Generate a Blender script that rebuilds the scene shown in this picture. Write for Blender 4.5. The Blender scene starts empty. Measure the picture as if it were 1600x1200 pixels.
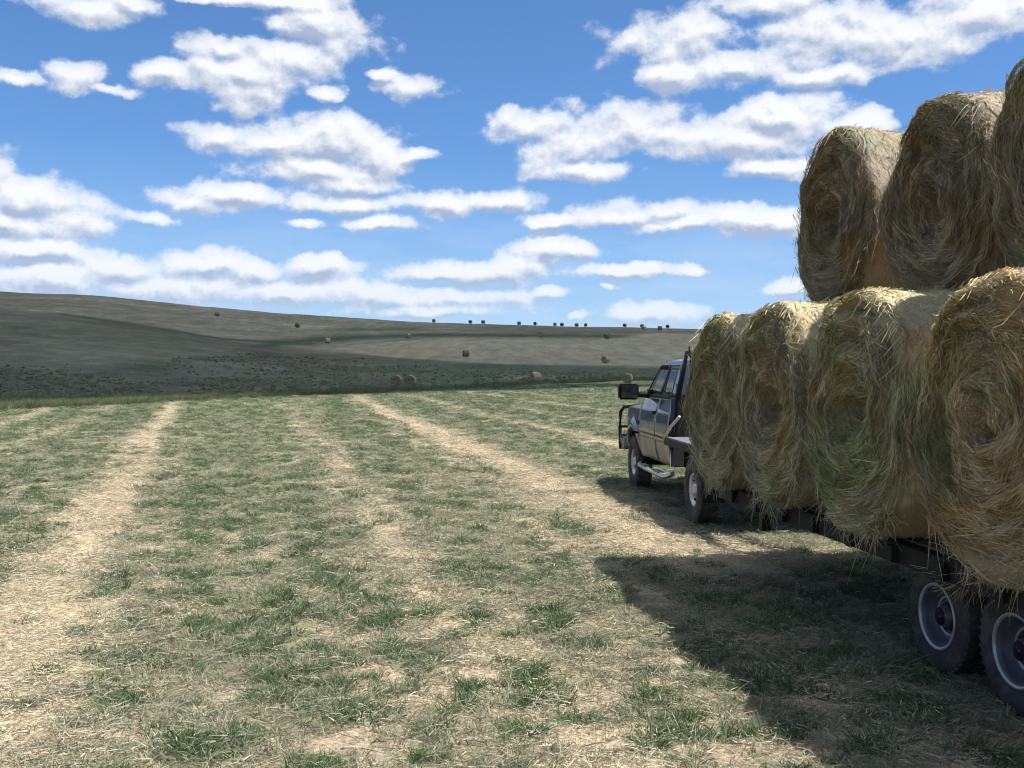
import bpy, bmesh, math, random
import numpy as np
from math import radians, sin, cos, pi
from mathutils import Vector, Matrix

random.seed(7)
RNG = np.random.default_rng(11)
S = bpy.context.scene

# ------------------------------------------------------------------ camera
CAM_H = 2.0
cam_d = bpy.data.cameras.new('camera')
cam = bpy.data.objects.new('camera', cam_d)
S.collection.objects.link(cam)
cam.location = (0, 0, CAM_H)
cam.rotation_euler = (radians(90 - 0.82), 0, 0)
cam_d.sensor_width = 36
cam_d.lens = 36
cam_d.clip_end = 12000
S.camera = cam

# ------------------------------------------------------------------ sun direction
# trailer axes on the ground: T along the trailer (away), N to the right
TH = radians(7.65)
T = Vector((-sin(TH), cos(TH), 0))
N = Vector((cos(TH), sin(TH), 0))
SUN = (0.42 * N - 0.19 * T + Vector((0, 0, 1))).normalized()      # towards the sun
SUN_EL = math.asin(SUN.z)
SUN_AZ = math.atan2(SUN.x, SUN.y)                                 # clockwise from +Y

# ------------------------------------------------------------------ node helpers
def nn(nt, typ, **kw):
    n = nt.nodes.new(typ)
    for k, v in kw.items():
        setattr(n, k, v)
    return n

def plug(nt, sock, v):
    if hasattr(v, 'is_output'):
        nt.links.new(v, sock)
    elif v is not None:
        sock.default_value = v

def M_(nt, op, a, b=None, c=None, clamp=False):
    n = nn(nt, 'ShaderNodeMath', operation=op, use_clamp=clamp)
    plug(nt, n.inputs[0], a)
    if b is not None: plug(nt, n.inputs[1], b)
    if c is not None: plug(nt, n.inputs[2], c)
    return n.outputs[0]

def V_(nt, op, a, b=None, c=None):
    n = nn(nt, 'ShaderNodeVectorMath', operation=op)
    plug(nt, n.inputs[0], a)
    if b is not None: plug(nt, n.inputs[1], b)
    if c is not None: plug(nt, n.inputs[2], c)
    return n.outputs['Value'] if op in ('LENGTH', 'DOT_PRODUCT') else n.outputs[0]

def MIX(nt, f, a, b, blend='MIX'):
    n = nn(nt, 'ShaderNodeMix', data_type='RGBA', blend_type=blend)
    plug(nt, n.inputs[0], f)
    plug(nt, n.inputs[6], a if hasattr(a, 'is_output') else (*a, 1)[:4])
    plug(nt, n.inputs[7], b if hasattr(b, 'is_output') else (*b, 1)[:4])
    return n.outputs[2]

def SS(nt, v, lo, hi, a=0.0, b=1.0):
    n = nn(nt, 'ShaderNodeMapRange', interpolation_type='SMOOTHSTEP')
    plug(nt, n.inputs[0], v)
    n.inputs[1].default_value = lo; n.inputs[2].default_value = hi
    n.inputs[3].default_value = a; n.inputs[4].default_value = b
    return n.outputs[0]

def NOISE(nt, vec, scale, detail=4, rough=.55, dist=0.0, out=0):
    n = nn(nt, 'ShaderNodeTexNoise')
    plug(nt, n.inputs['Vector'], vec)
    n.inputs['Scale'].default_value = scale
    n.inputs['Detail'].default_value = detail
    n.inputs['Roughness'].default_value = rough
    n.inputs['Distortion'].default_value = dist
    return n.outputs[out]

# ------------------------------------------------------------------ world: sky with cumulus
W = bpy.data.worlds.new('World'); S.world = W
W.use_nodes = True
wt = W.node_tree
for n in list(wt.nodes): wt.nodes.remove(n)

def ell(px, py, rx, ry):
    az = math.atan((px - 800) / 1600)
    c = cos(az)
    return (az, (577 - py) / 1600 * c, rx / 1600 * c * c, ry / 1600 * c)

CLOUDS = [ell(*e) for e in [
    (150, 18, 95, 26), (205, 12, 50, 18), (138, 125, 42, 26), (172, 142, 40, 10), (345, 0, 60, 8),
    (505, 48, 82, 38), (350, 78, 72, 24), (255, 112, 50, 20), (385, 112, 100, 32), (390, 146, 62, 26),
    (450, 95, 75, 34), (635, 136, 52, 22), (600, 120, 28, 9), (510, 143, 28, 11), (440, 3, 110, 12),
    (355, 213, 72, 22), (430, 222, 90, 24), (520, 222, 90, 38), (590, 240, 55, 40), (510, 268, 120, 24),
    (655, 242, 34, 10), (560, 288, 90, 18), (300, 312, 75, 24), (370, 302, 80, 20), (240, 340, 38, 14),
    (50, 318, 105, 34), (110, 348, 75, 30), (10, 345, 70, 26), (540, 318, 100, 18), (590, 347, 60, 14),
    (690, 316, 130, 20), (785, 317, 50, 20), (480, 345, 36, 9), (50, 395, 120, 20), (188, 422, 55, 20),
    (330, 412, 72, 22), (405, 425, 60, 18), (505, 418, 65, 18), (290, 452, 190, 24), (90, 440, 140, 30),
    (450, 455, 150, 22), (610, 466, 120, 20), (740, 428, 95, 25), (685, 430, 70, 16), (795, 422, 55, 22),
    (862, 456, 32, 12), (730, 466, 120, 18), (660, 484, 160, 12), (865, 386, 72, 20), (965, 423, 85, 12),
    (1082, 425, 24, 11), (950, 447, 20, 7), (1022, 488, 68, 17), (905, 492, 18, 8), (860, 345, 50, 11),
    (1000, 334, 110, 24), (1060, 350, 100, 13), (1180, 342, 90, 26), (830, 205, 62, 28), (890, 225, 90, 38),
    (990, 205, 115, 44), (1100, 215, 90, 40), (1215, 188, 105, 38), (1150, 225, 120, 30), (1330, 200, 60, 22),
    (920, 264, 85, 16), (1200, 262, 70, 14), (1070, 62, 100, 40), (990, 62, 55, 24),
    (1055, 118, 64, 24), (1150, 105, 95, 34), (1275, 55, 120, 55), (1420, 60, 150, 55), (1290, 118, 120, 18),
    (1530, 20, 120, 50), (1210, 8, 90, 22), (1235, 452, 38, 14), (18, 122, 42, 10),
    (-90, 250, 90, 30),
    (1700, 200, 120, 50), (1750, 380, 150, 30), (-120, 60, 90, 30), (1450, 480, 160, 18), (1400, 300, 90, 24)]]

def cloud_group():
    g = bpy.data.node_groups.new('cloud_field', 'ShaderNodeTree')
    g.interface.new_socket('P', in_out='INPUT', socket_type='NodeSocketVector')
    g.interface.new_socket('D', in_out='OUTPUT', socket_type='NodeSocketFloat')
    gi = nn(g, 'NodeGroupInput'); go = nn(g, 'NodeGroupOutput')
    P = gi.outputs[0]
    # billowy warp
    wn = NOISE(g, P, 16, 5, .62, 0, 1)
    wv = V_(g, 'MULTIPLY_ADD', wn, (.034, .022, 0), V_(g, 'ADD', P, (-.017, -.011, 0)))
    wn2 = NOISE(g, P, 60, 4, .6, 0, 1)
    wv = V_(g, 'MULTIPLY_ADD', wn2, (.009, .007, 0), V_(g, 'ADD', wv, (-.0045, -.0035, 0)))
    acc = None
    for (a, t, rx, ry) in CLOUDS:
        v = V_(g, 'MULTIPLY_ADD', wv, (1 / rx, 1 / ry, 0), (-a / rx, -t / ry, 0))
        l = V_(g, 'LENGTH', v)
        acc = l if acc is None else M_(g, 'SMOOTH_MIN', acc, l, .35)
    # large scattered clouds outside the view
    sep = nn(g, 'ShaderNodeSeparateXYZ'); g.links.new(P, sep.inputs[0])
    sc = V_(g, 'MULTIPLY', P, (1, 2.2, 1))
    gn = NOISE(g, sc, 4.2, 5, .55)
    gen = M_(g, 'MULTIPLY_ADD', gn, -6.0, 4.35)
    aabs = M_(g, 'ABSOLUTE', sep.outputs[0])
    o1 = SS(g, aabs, .50, .60)
    o2 = SS(g, sep.outputs[1], .39, .46)
    outm = M_(g, 'MAXIMUM', o1, o2)
    gen = M_(g, 'ADD', gen, M_(g, 'MULTIPLY', M_(g, 'SUBTRACT', 1, outm), 4))
    acc = M_(g, 'MINIMUM', acc, gen)
    # erosion noise
    en = NOISE(g, V_(g, 'MULTIPLY', P, (1, 1.25, 1)), 34, 9, .64, .1)
    puffs = []
    for sc_, k_ in ((17, .95), (42, .50)):
        vo = nn(g, 'ShaderNodeTexVoronoi', feature='SMOOTH_F1'); vo.inputs['Scale'].default_value = sc_
        vo.inputs['Smoothness'].default_value = .35
        g.links.new(V_(g, 'MULTIPLY', wv, (1, 1.3, 1)), vo.inputs['Vector'])
        puffs.append(M_(g, 'MULTIPLY', M_(g, 'SUBTRACT', .42, vo.outputs['Distance']), k_))
    en2 = NOISE(g, V_(g, 'MULTIPLY', P, (1, 1.35, 1)), 14, 3, .5)
    d = M_(g, 'ADD', M_(g, 'SUBTRACT', 1.47, acc), M_(g, 'MULTIPLY', M_(g, 'SUBTRACT', en, .52), 1.35))
    d = M_(g, 'ADD', d, M_(g, 'MULTIPLY', M_(g, 'SUBTRACT', en2, .5), .7))
    for pf in puffs: d = M_(g, 'ADD', d, pf)
    g.links.new(d, go.inputs[0])
    return g

geo = nn(wt, 'ShaderNodeTexCoord')
dirv = geo.outputs['Generated']
sep = nn(wt, 'ShaderNodeSeparateXYZ'); wt.links.new(dirv, sep.inputs[0])
az = M_(wt, 'ARCTAN2', sep.outputs[0], sep.outputs[1])
hor = M_(wt, 'SQRT', M_(wt, 'ADD', M_(wt, 'POWER', sep.outputs[0], 2), M_(wt, 'POWER', sep.outputs[1], 2)))
tel = M_(wt, 'DIVIDE', sep.outputs[2], M_(wt, 'MAXIMUM', hor, .05))
comb = nn(wt, 'ShaderNodeCombineXYZ'); wt.links.new(az, comb.inputs[0]); wt.links.new(tel, comb.inputs[1])
P = comb.outputs[0]
cg = cloud_group()
def field(p):
    n = nn(wt, 'ShaderNodeGroup'); n.node_tree = cg
    wt.links.new(p, n.inputs[0]); return n.outputs[0]
D0 = field(P)
D1 = field(V_(wt, 'ADD', P, (.0025, .0085, 0)))
cov = SS(wt, D0, -.04, .46)
thin = SS(wt, D0, .05, 1.0)
rel = M_(wt, 'SUBTRACT', D0, D1)
lit = M_(wt, 'MULTIPLY_ADD', rel, 1.45, M_(wt, 'MULTIPLY_ADD', SS(wt, D0, .3, 1.6), -.22, .74))
billow = NOISE(wt, V_(wt, 'MULTIPLY', P, (1, 1.7, 1)), 26, 7, .6)
lit = M_(wt, 'ADD', lit, M_(wt, 'MULTIPLY', M_(wt, 'SUBTRACT', billow, .5), .42), clamp=True)
sky = nn(wt, 'ShaderNodeTexSky', sky_type='NISHITA', sun_disc=False)
sky.sun_elevation = SUN_EL; sky.sun_rotation = SUN_AZ
sky.altitude = 2200; sky.air_density = 1.0; sky.dust_density = 0.35; sky.ozone_density = 1.6
SKY_K = 0.07
hz = SS(wt, tel, 0, .30)
ccol = MIX(wt, lit, (3.2, 3.8, 5.1), (7.1, 7.3, 7.6))
ccol = MIX(wt, SS(wt, tel, 0, .12, .55, 1), (4.9, 6.0, 7.5), ccol)
bg_sky = MIX(wt, hz, (.56, .76, .98), (.66, .95, 1.20), 'MIX')
skyc = MIX(wt, 1.0, sky.outputs[0], bg_sky, 'MULTIPLY')
covf = M_(wt, 'MULTIPLY', cov, SS(wt, D0, 0, 1.0, .55, 1))
covf = M_(wt, 'MULTIPLY', covf, SS(wt, tel, .02, .14, .78, 1))
# thin milky veil low over the horizon
veil = NOISE(wt, V_(wt, 'MULTIPLY', P, (1, 4, 1)), 7, 5, .6)
vm = M_(wt, 'MULTIPLY', SS(wt, tel, .22, .02), SS(wt, veil, .30, .70, .30, .85))
skyc = MIX(wt, vm, skyc, (3.9, 5.2, 7.2))
fin = MIX(wt, covf, skyc, ccol)
bg = nn(wt, 'ShaderNodeBackground'); bg.inputs[1].default_value = SKY_K
wt.links.new(fin, bg.inputs[0])
wo = nn(wt, 'ShaderNodeOutputWorld'); wt.links.new(bg.outputs[0], wo.inputs[0])
W.cycles.sampling_method = 'MANUAL'; W.cycles.sample_map_resolution = 512

# ------------------------------------------------------------------ sun lamp
sd = bpy.data.lights.new('sun', 'SUN'); so = bpy.data.objects.new('sun', sd)
S.collection.objects.link(so)
sd.energy = 4.6; sd.angle = radians(.53); sd.color = (1, .955, .88)
so.rotation_euler = SUN.to_track_quat('Z', 'Y').to_euler()
so.location = (0, 0, 60)

S.view_settings.view_transform = 'Standard'
S.view_settings.look = 'None'
S.view_settings.exposure = 0.95
S.view_settings.gamma = 1
S.view_settings.use_curve_mapping = False
S.render.engine = 'CYCLES'
S.cycles.max_bounces = 6; S.cycles.diffuse_bounces = 3; S.cycles.glossy_bounces = 3
S.cycles.transparent_max_bounces = 6; S.cycles.transmission_bounces = 3
S.cycles.use_denoising = True
S.cycles.pixel_filter_type = 'BLACKMAN_HARRIS'; S.cycles.filter_width = 1.1

# ------------------------------------------------------------------ numpy noise
def _h(ix, iy, iz, seed):
    n = (ix.astype(np.int64) * 374761393 + iy.astype(np.int64) * 668265263 + iz.astype(np.int64) * 2147483647 + seed * 974711) & 0xFFFFFFFF
    n = ((n ^ (n >> 13)) * 1274126177) & 0xFFFFFFFF
    n = ((n ^ (n >> 16)) * 2246822519) & 0xFFFFFFFF
    return ((n ^ (n >> 15)) & 0xFFFFFF) / float(0xFFFFFF)

def vn(x, y, z=None, seed=0):
    x = np.asarray(x, float); y = np.asarray(y, float)
    z = np.zeros_like(x) if z is None else np.asarray(z, float)
    ix, iy, iz = np.floor(x), np.floor(y), np.floor(z)
    fx, fy, fz = x - ix, y - iy, z - iz
    fx = fx * fx * (3 - 2 * fx); fy = fy * fy * (3 - 2 * fy); fz = fz * fz * (3 - 2 * fz)
    ix = ix.astype(np.int64); iy = iy.astype(np.int64); iz = iz.astype(np.int64)
    r = 0
    for dx in (0, 1):
        for dy in (0, 1):
            for dz in (0, 1):
                w = (fx if dx else 1 - fx) * (fy if dy else 1 - fy) * (fz if dz else 1 - fz)
                r = r + w * _h(ix + dx, iy + dy, iz + dz, seed)
    return r

def fbm(x, y, z=None, octv=4, seed=0, g=.5):
    a, s, tot = 1.0, 0, 0
    z = np.zeros_like(np.asarray(x, float)) if z is None else z
    for i in range(octv):
        s = s + a * vn(x * 2 ** i, y * 2 ** i, z * 2 ** i, seed + i * 17)
        tot += a; a *= g
    return s / tot

def sstep(x, a, b):
    t = np.clip((x - a) / (b - a), 0, 1)
    return t * t * (3 - 2 * t)

# ------------------------------------------------------------------ mesh helpers
def np_mesh(name, V, F, smooth=False, col=None):
    """V (n,3); F (m,4) or (m,3) int"""
    me = bpy.data.meshes.new(name)
    V = np.asarray(V, np.float32); F = np.asarray(F, np.int32)
    k = F.shape[1]
    me.vertices.add(len(V)); me.vertices.foreach_set('co', V.ravel())
    me.loops.add(F.size); me.loops.foreach_set('vertex_index', F.ravel())
    me.polygons.add(len(F))
    me.polygons.foreach_set('loop_start', np.arange(0, F.size, k, dtype=np.int32))
    me.polygons.foreach_set('loop_total', np.full(len(F), k, dtype=np.int32))
    me.update(calc_edges=True)
    if smooth:
        me.polygons.foreach_set('use_smooth', np.ones(len(F), dtype=bool))
    if col is not None:
        a = me.color_attributes.new('tone', 'FLOAT_COLOR', 'POINT')
        c = np.ones((len(V), 4), np.float32); c[:, :3] = col
        a.data.foreach_set('color', c.ravel())
    me.validate()
    return me

def link(name, me, mat=None, parent=None, **props):
    o = bpy.data.objects.new(name, me)
    if mat is not None and len(me.materials) == 0: me.materials.append(mat)
    S.collection.objects.link(o)
    if parent is not None: o.parent = parent
    for k, v in props.items(): o[k] = v
    return o

def empty(name, loc=(0, 0, 0), rz=0.0, label=None, cat=None, group=None):
    o = bpy.data.objects.new(name, None); S.collection.objects.link(o)
    o.location = loc; o.rotation_euler = (0, 0, rz)
    o.empty_display_size = .2
    if label: o['label'] = label
    if cat: o['category'] = cat
    if group: o['group'] = group
    return o

def bm_obj(name, bm, mat, parent, smooth=False, bevel=0.0):
    if bevel > 0:
        bmesh.ops.bevel(bm, geom=[e for e in bm.edges], offset=bevel, segments=2, affect='EDGES', clamp_overlap=True)
    me = bpy.data.meshes.new(name); bm.normal_update(); bm.to_mesh(me); bm.free()
    if smooth:
        for p in me.polygons: p.use_smooth = True
    return link(name, me, mat, parent)

def add_box(bm, lo, hi, mtx=None):
    vs = []
    for x in (lo[0], hi[0]):
        for y in (lo[1], hi[1]):
            for z in (lo[2], hi[2]):
                v = Vector((x, y, z))
                vs.append(bm.verts.new(mtx @ v if mtx else v))
    for f in ((0, 1, 3, 2), (4, 6, 7, 5), (0, 4, 5, 1), (2, 3, 7, 6), (0, 2, 6, 4), (1, 5, 7, 3)):
        bm.faces.new([vs[i] for i in f])

def box(name, lo, hi, mat, parent, bevel=.006):
    bm = bmesh.new(); add_box(bm, lo, hi)
    return bm_obj(name, bm, mat, parent, bevel=bevel)

def add_tube(bm, pts, r, seg=10, closed=False):
    pts = [Vector(p) for p in pts]
    rings = []
    n = len(pts)
    up0 = Vector((0, 0, 1))
    for i, p in enumerate(pts):
        a = pts[(i - 1) % n] if (closed or i > 0) else p
        b = pts[(i + 1) % n] if (closed or i < n - 1) else p
        t = (b - a).normalized()
        u = t.cross(up0)
        if u.length < .15: u = t.cross(Vector((1, 0, 0)))
        u.normalize(); v = t.cross(u)
        rr = r[i] if isinstance(r, (list, tuple)) else r
        rings.append([bm.verts.new(p + rr * (cos(2 * pi * k / seg) * u + sin(2 * pi * k / seg) * v)) for k in range(seg)])
    m = n if closed else n - 1
    for i in range(m):
        A, B = rings[i], rings[(i + 1) % n]
        for k in range(seg):
            bm.faces.new((A[k], A[(k + 1) % seg], B[(k + 1) % seg], B[k]))
    if not closed:
        bm.faces.new(rings[0][::-1]); bm.faces.new(rings[-1])

def tube(name, pts, r, mat, parent, seg=10, closed=False):
    bm = bmesh.new(); add_tube(bm, pts, r, seg, closed)
    return bm_obj(name, bm, mat, parent, smooth=True)

def lathe_x(bm, prof, seg=48, mtx=None, wob=None):
    """profile of (x, r) revolved round the X axis"""
    rings = []
    for i, (x, r) in enumerate(prof):
        ring = []
        for k in range(seg):
            a = 2 * pi * k / seg
            v = Vector((x, max(r, .0005) * cos(a), max(r, .0005) * sin(a)))
            ring.append(bm.verts.new(mtx @ v if mtx else v))
        rings.append(ring)
    for A, B in zip(rings, rings[1:]):
        for k in range(seg):
            bm.faces.new((A[k], B[k], B[(k + 1) % seg], A[(k + 1) % seg]))
    return rings

# ------------------------------------------------------------------ materials
def mat_new(name):
    m = bpy.data.materials.new(name); m.use_nodes = True
    nt = m.node_tree
    for n in list(nt.nodes): nt.nodes.remove(n)
    out = nn(nt, 'ShaderNodeOutputMaterial')
    return m, nt, out

def simple(name, col, rough=.6, metal=0.0, spec=.5, dirt=0.0, dirtcol=(.30, .25, .19), coat=0, bump=0.0, scale=14):
    m, nt, out = mat_new(name)
    p = nn(nt, 'ShaderNodeBsdfPrincipled')
    tc = nn(nt, 'ShaderNodeTexCoord')
    ns = NOISE(nt, tc.outputs['Object'], scale, 6, .6)
    base = MIX(nt, M_(nt, 'MULTIPLY', SS(nt, ns, .35, .7), .35), col, tuple(c * .72 for c in col))
    if dirt:
        sepn = nn(nt, 'ShaderNodeSeparateXYZ'); nt.links.new(tc.outputs['Object'], sepn.inputs[0])
        n2 = NOISE(nt, tc.outputs['Object'], 5, 6, .7)
        f = M_(nt, 'MULTIPLY', SS(nt, n2, .38, .72), dirt)
        base = MIX(nt, f, base, dirtcol)
        plug(nt, p.inputs['Roughness'], M_(nt, 'ADD', M_(nt, 'MULTIPLY', f, .5), rough, clamp=True))
    else:
        plug(nt, p.inputs['Roughness'], M_(nt, 'MULTIPLY_ADD', ns, .2, rough - .1, clamp=True))
    nt.links.new(base, p.inputs['Base Color'])
    p.inputs['Metallic'].default_value = metal
    p.inputs['Specular IOR Level'].default_value = spec
    p.inputs['Coat Weight'].default_value = coat
    p.inputs['Coat Roughness'].default_value = .06
    if bump:
        b = nn(nt, 'ShaderNodeBump'); b.inputs['Strength'].default_value = bump; b.inputs['Distance'].default_value = .01
        nt.links.new(NOISE(nt, tc.outputs['Object'], scale * 4, 5, .6), b.inputs['Height'])
        nt.links.new(b.outputs[0], p.inputs['Normal'])
    nt.links.new(p.outputs[0], out.inputs[0])
    return m

def blade_mat(name, stops, transl=.3, hue_noise=.25, rough=.7, spec=.2, use_tone=False):
    """foliage / straw: colour from per-instance random, optional vertex tone, world patches"""
    m, nt, out = mat_new(name)
    oi = nn(nt, 'ShaderNodeObjectInfo')
    g = nn(nt, 'ShaderNodeNewGeometry')
    pn = NOISE(nt, g.outputs['Position'], 1.1, 3, .6)
    t = M_(nt, 'ADD', M_(nt, 'MULTIPLY', oi.outputs['Random'], 1 - hue_noise), M_(nt, 'MULTIPLY', pn, hue_noise))
    cr = nn(nt, 'ShaderNodeValToRGB')
    els = cr.color_ramp.elements
    els[0].position = 0; els[0].color = (*stops[0], 1)
    els[1].position = 1; els[1].color = (*stops[-1], 1)
    for i, s in enumerate(stops[1:-1]):
        e = els.new((i + 1) / (len(stops) - 1)); e.color = (*s, 1)
    nt.links.new(t, cr.inputs[0])
    col = cr.outputs[0]
    if use_tone:
        at = nn(nt, 'ShaderNodeAttribute', attribute_name='tone')
        col = MIX(nt, 1.0, col, at.outputs[0], 'MULTIPLY')
    d = nn(nt, 'ShaderNodeBsdfPrincipled'); d.inputs['Roughness'].default_value = rough
    d.inputs['Specular IOR Level'].default_value = spec
    nt.links.new(col, d.inputs['Base Color'])
    tr = nn(nt, 'ShaderNodeBsdfTranslucent'); nt.links.new(col, tr.inputs[0])
    mx = nn(nt, 'ShaderNodeMixShader'); mx.inputs[0].default_value = transl
    nt.links.new(d.outputs[0], mx.inputs[1]); nt.links.new(tr.outputs[0], mx.inputs[2])
    nt.links.new(mx.outputs[0], out.inputs[0])
    return m

# ------------------------------------------------------------------ terrain height
COLX = [-500, 0, 150, 350, 500, 650, 800, 950, 1100, 1700, 2300]
ROWY = [60, 75, 100, 130, 180, 225, 262, 345]
TABY = [  # picture heights of the ground along each bearing, 577 = eye level
    [628, 610, 580, 540, 494, 458, 462, 446],
    [630, 617, 596, 566, 518, 479, 486, 455],
    [630, 619, 600, 575, 535, 499, 502, 461],
    [630, 620, 606, 588, 558, 531, 525, 482],
    [630, 620, 609, 597, 572, 548, 534, 493],
    [630, 620, 609, 600, 574, 546, 529, 502],
    [630, 620, 609, 600, 573, 543, 524, 508],
    [630, 620, 609, 600, 573, 543, 524, 511],
    [630, 620, 609, 600, 575, 545, 526, 513],
    [630, 620, 609, 600, 577, 549, 530, 517],
    [630, 620, 609, 600, 580, 555, 540, 525]]
colaz = [math.atan((c - 800) / 1600) for c in COLX]
lr_rows = [1, 30, 45] + ROWY + [450, 900, 2000, 4200]
zt = []
for ci, ys in enumerate(TABY):
    c = cos(colaz[ci])
    zr = [0, 0, 0] + [2 + (577 - y) / 1600 * Y for y, Y in zip(ys, ROWY)]
    ridge = ys[-1]
    zr += [2 + (577 - ridge - 7) / 1600 * 450, 2 + (577 - ridge - 22) / 1600 * 900, 20, 20]
    zt.append(zr)
az_grid = [-pi, -pi * .6] + colaz + [pi * .6, pi]
zt = [[0] * 7 + [2, 3, 5, 10, 14, 20, 24, 20], [0] * 5 + [2, 5, 9, 13, 18, 26, 28, 26, 20, 20]] + zt + \
     [[0] * 7 + [2, 3, 5, 9, 12, 18, 22, 20], [0] * 7 + [2, 3, 5, 10, 14, 20, 24, 20]]
ZT = np.array(zt, float)
# dense lookup, smoothed
_na, _nr = 900, 700
_ga = np.linspace(-pi, pi, _na); _gl = np.linspace(0, math.log(4200), _nr)
_tmp = np.array([np.interp(_gl, np.log(lr_rows), row) for row in ZT])
ZG = np.array([np.interp(_ga, az_grid, _tmp[:, j]) for j in range(_nr)]).T
def blur(A, n, axis):
    k = np.exp(-np.linspace(-2, 2, 2 * n + 1) ** 2); k /= k.sum()
    P_ = np.pad(A, [(n, n) if i == axis else (0, 0) for i in range(2)], mode='edge')
    return np.apply_along_axis(lambda v: np.convolve(v, k, 'valid'), axis, P_)
ZG = blur(blur(ZG, 5, 1), 7, 0)

def ground_z(X, Y):
    X = np.asarray(X, float); Y = np.asarray(Y, float)
    a = np.arctan2(X, Y); r = np.hypot(X, Y)
    depth = np.where(np.cos(a) > .5, np.maximum(Y, 1), r * .75 + 0 * a)
    depth = np.maximum(depth, 1)
    fa = (a + pi) / (2 * pi) * (_na - 1); fl = np.log(depth) / math.log(4200) * (_nr - 1)
    i = np.clip(np.floor(fa).astype(int), 0, _na - 2); j = np.clip(np.floor(fl).astype(int), 0, _nr - 2)
    u = fa - i; v = np.clip(fl - j, 0, 1)
    z = (ZG[i, j] * (1 - u) + ZG[i + 1, j] * u) * (1 - v) + (ZG[i, j + 1] * (1 - u) + ZG[i + 1, j + 1] * u) * v
    far = sstep(r, 60, 120)
    z = z + far * (fbm(X * .05, Y * .05, octv=3, seed=5) - .5) * .9
    near = 1 - sstep(r, 30, 70)
    z = z + near * ((fbm(X * 1.3, Y * 1.3, octv=3, seed=9) - .5) * .05)
    return z

# ------------------------------------------------------------------ field stripes
EDGE_PX = [-900, 0, 200, 320, 600, 800, 970, 1200, 2600]
EDGE_Y = [38, 50, 58, 66, 90, 112, 138, 150, 170]
def field_inside(X, Y):
    """>0 inside the mown field (metres)"""
    px = 800 + 1600 * X / np.maximum(Y, 1)
    e = np.interp(px, EDGE_PX, EDGE_Y) + (vn(X * .12, Y * .12, seed=3) - .5) * 5
    return np.where(Y > 1, e - Y, 50)

def stripe_q(X, Y):
    a0 = radians(14.6)
    q0 = X * cos(a0) + Y * sin(a0)
    a = np.radians(np.clip(14.6 - .83 * (q0 - 1.5), 12, 17))
    q = X * np.cos(a) + Y * np.sin(a)
    return q + (vn(X * .18, Y * .18, seed=21) - .5) * .5 + (fbm(X * 1.1, Y * .8, octv=3, seed=23) - .5) * .30 + .004 * np.maximum(Y - 25, 0) ** 1.3 * np.sign(-q) * .3

BANDS = [(-1.3, .55, 1.15), (1.75, .25, .6), (4.3, .68, 1.25), (3.35, .18, .45), (-4.3, .35, .7), (-6.9, .5, .9), (-9.5, .4, .6),
         (8.2, .6, .9), (11.0, .4, .6), (-12.5, .6, .9), (14.5, .6, .8), (-16, .5, .6), (18, .6, .7), (-20, .6, .7)]
def straw_amount(X, Y):
    q = stripe_q(X, Y)
    s = np.zeros_like(q)
    for c, w, k in BANDS:
        s = np.maximum(s, k * np.exp(-((q - c) / w) ** 2) * (sstep(Y, 8.5, 11) if c == 4.3 else 1))
    s = s * (.5 + .9 * fbm(X * .7, Y * .45, octv=4, seed=31))
    return np.clip(s, 0, 1)
def green_amount(X, Y):
    q = stripe_q(X, Y)
    g = fbm(X * .55, Y * .35, octv=3, seed=41)
    rows = .5 + .5 * np.cos(2 * pi * q / .62 + 3 * vn(X * .4, Y * .4, seed=43))
    clump = fbm(X * 4.2, Y * 3.6, octv=2, seed=44)
    s = straw_amount(X, Y)
    v = sstep(.28 * g + .14 * rows + .74 * clump, .50, .72) * (1 - .93 * s)
    # the field past the truck and at far left is greener
    v = np.clip(v + .45 * sstep(q, 5.2, 7) * (1 - s) * clump + .35 * sstep(-q, 2, 3) * sstep(Y, 10, 20) * (1 - s) * clump, 0, 1)
    v = np.clip(v + .8 * sstep(Y, 25, 55) * (1 - s) * (clump + .25), 0, 1)
    sh = sstep(X - (2.0 - .125 * Y), -.3, .8) * sstep(Y, 3, 4) * (1 - sstep(Y, 9.5, 11))
    v = np.clip(v + .45 * sh * sstep(clump, .35, .6), 0, 1)
    return v

# ------------------------------------------------------------------ ground sheet
fr = np.linspace(-33, 33, 560)
side = np.linspace(33, 327, 150)[1:-1]
azs = np.radians(np.concatenate([fr, side]))
rs = [0.6]
while rs[-1] < 4000:
    r = rs[-1]
    k = .022 if r < 4 else (.0085 if r < 60 else (.0052 if r < 420 else .05))
    rs.append(r * (1 + k))
rs = np.array(rs)
NA, NR = len(azs), len(rs)
A, R = np.meshgrid(azs, rs)
GX = R * np.sin(A); GY = R * np.cos(A)
GZ = ground_z(GX, GY)
inside = field_inside(GX, GY)
# colours -------------------------------------------------
def lerp(a, b, t):
    return a * (1 - t[..., None]) + np.array(b) * t[..., None]
front = (GY > 3) & (np.abs(A if True else 0) < 3)
PX = np.where(GY > 3, 800 + 1600 * GX / np.maximum(GY, 3), np.where(GX > 0, 3000, -2000))
PY = 577 - 1600 * (GZ - 2) / np.maximum(R * np.maximum(np.cos(A), .5), 1)
st = straw_amount(GX, GY); gr = green_amount(GX, GY)
n1 = fbm(GX * .8, GY * .8, octv=4, seed=51); n2 = fbm(GX * 6, GY * 6, octv=3, seed=52); n3 = fbm(GX * .06, GY * .06, octv=4, seed=53)
C = np.zeros(GX.shape + (3,)) + np.array([.36, .295, .225])
C = lerp(C, (.285, .27, .20), .55 * (1 - st) * sstep(GY, 6, 14))
C = lerp(C, (.23, .185, .145), sstep(n1, .45, .75) * .6)
C = lerp(C, (.50, .415, .285), np.clip(st * 1.0 + .18 * n2, 0, 1))
C = lerp(C, (.13, .165, .080), gr * .6)
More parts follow.
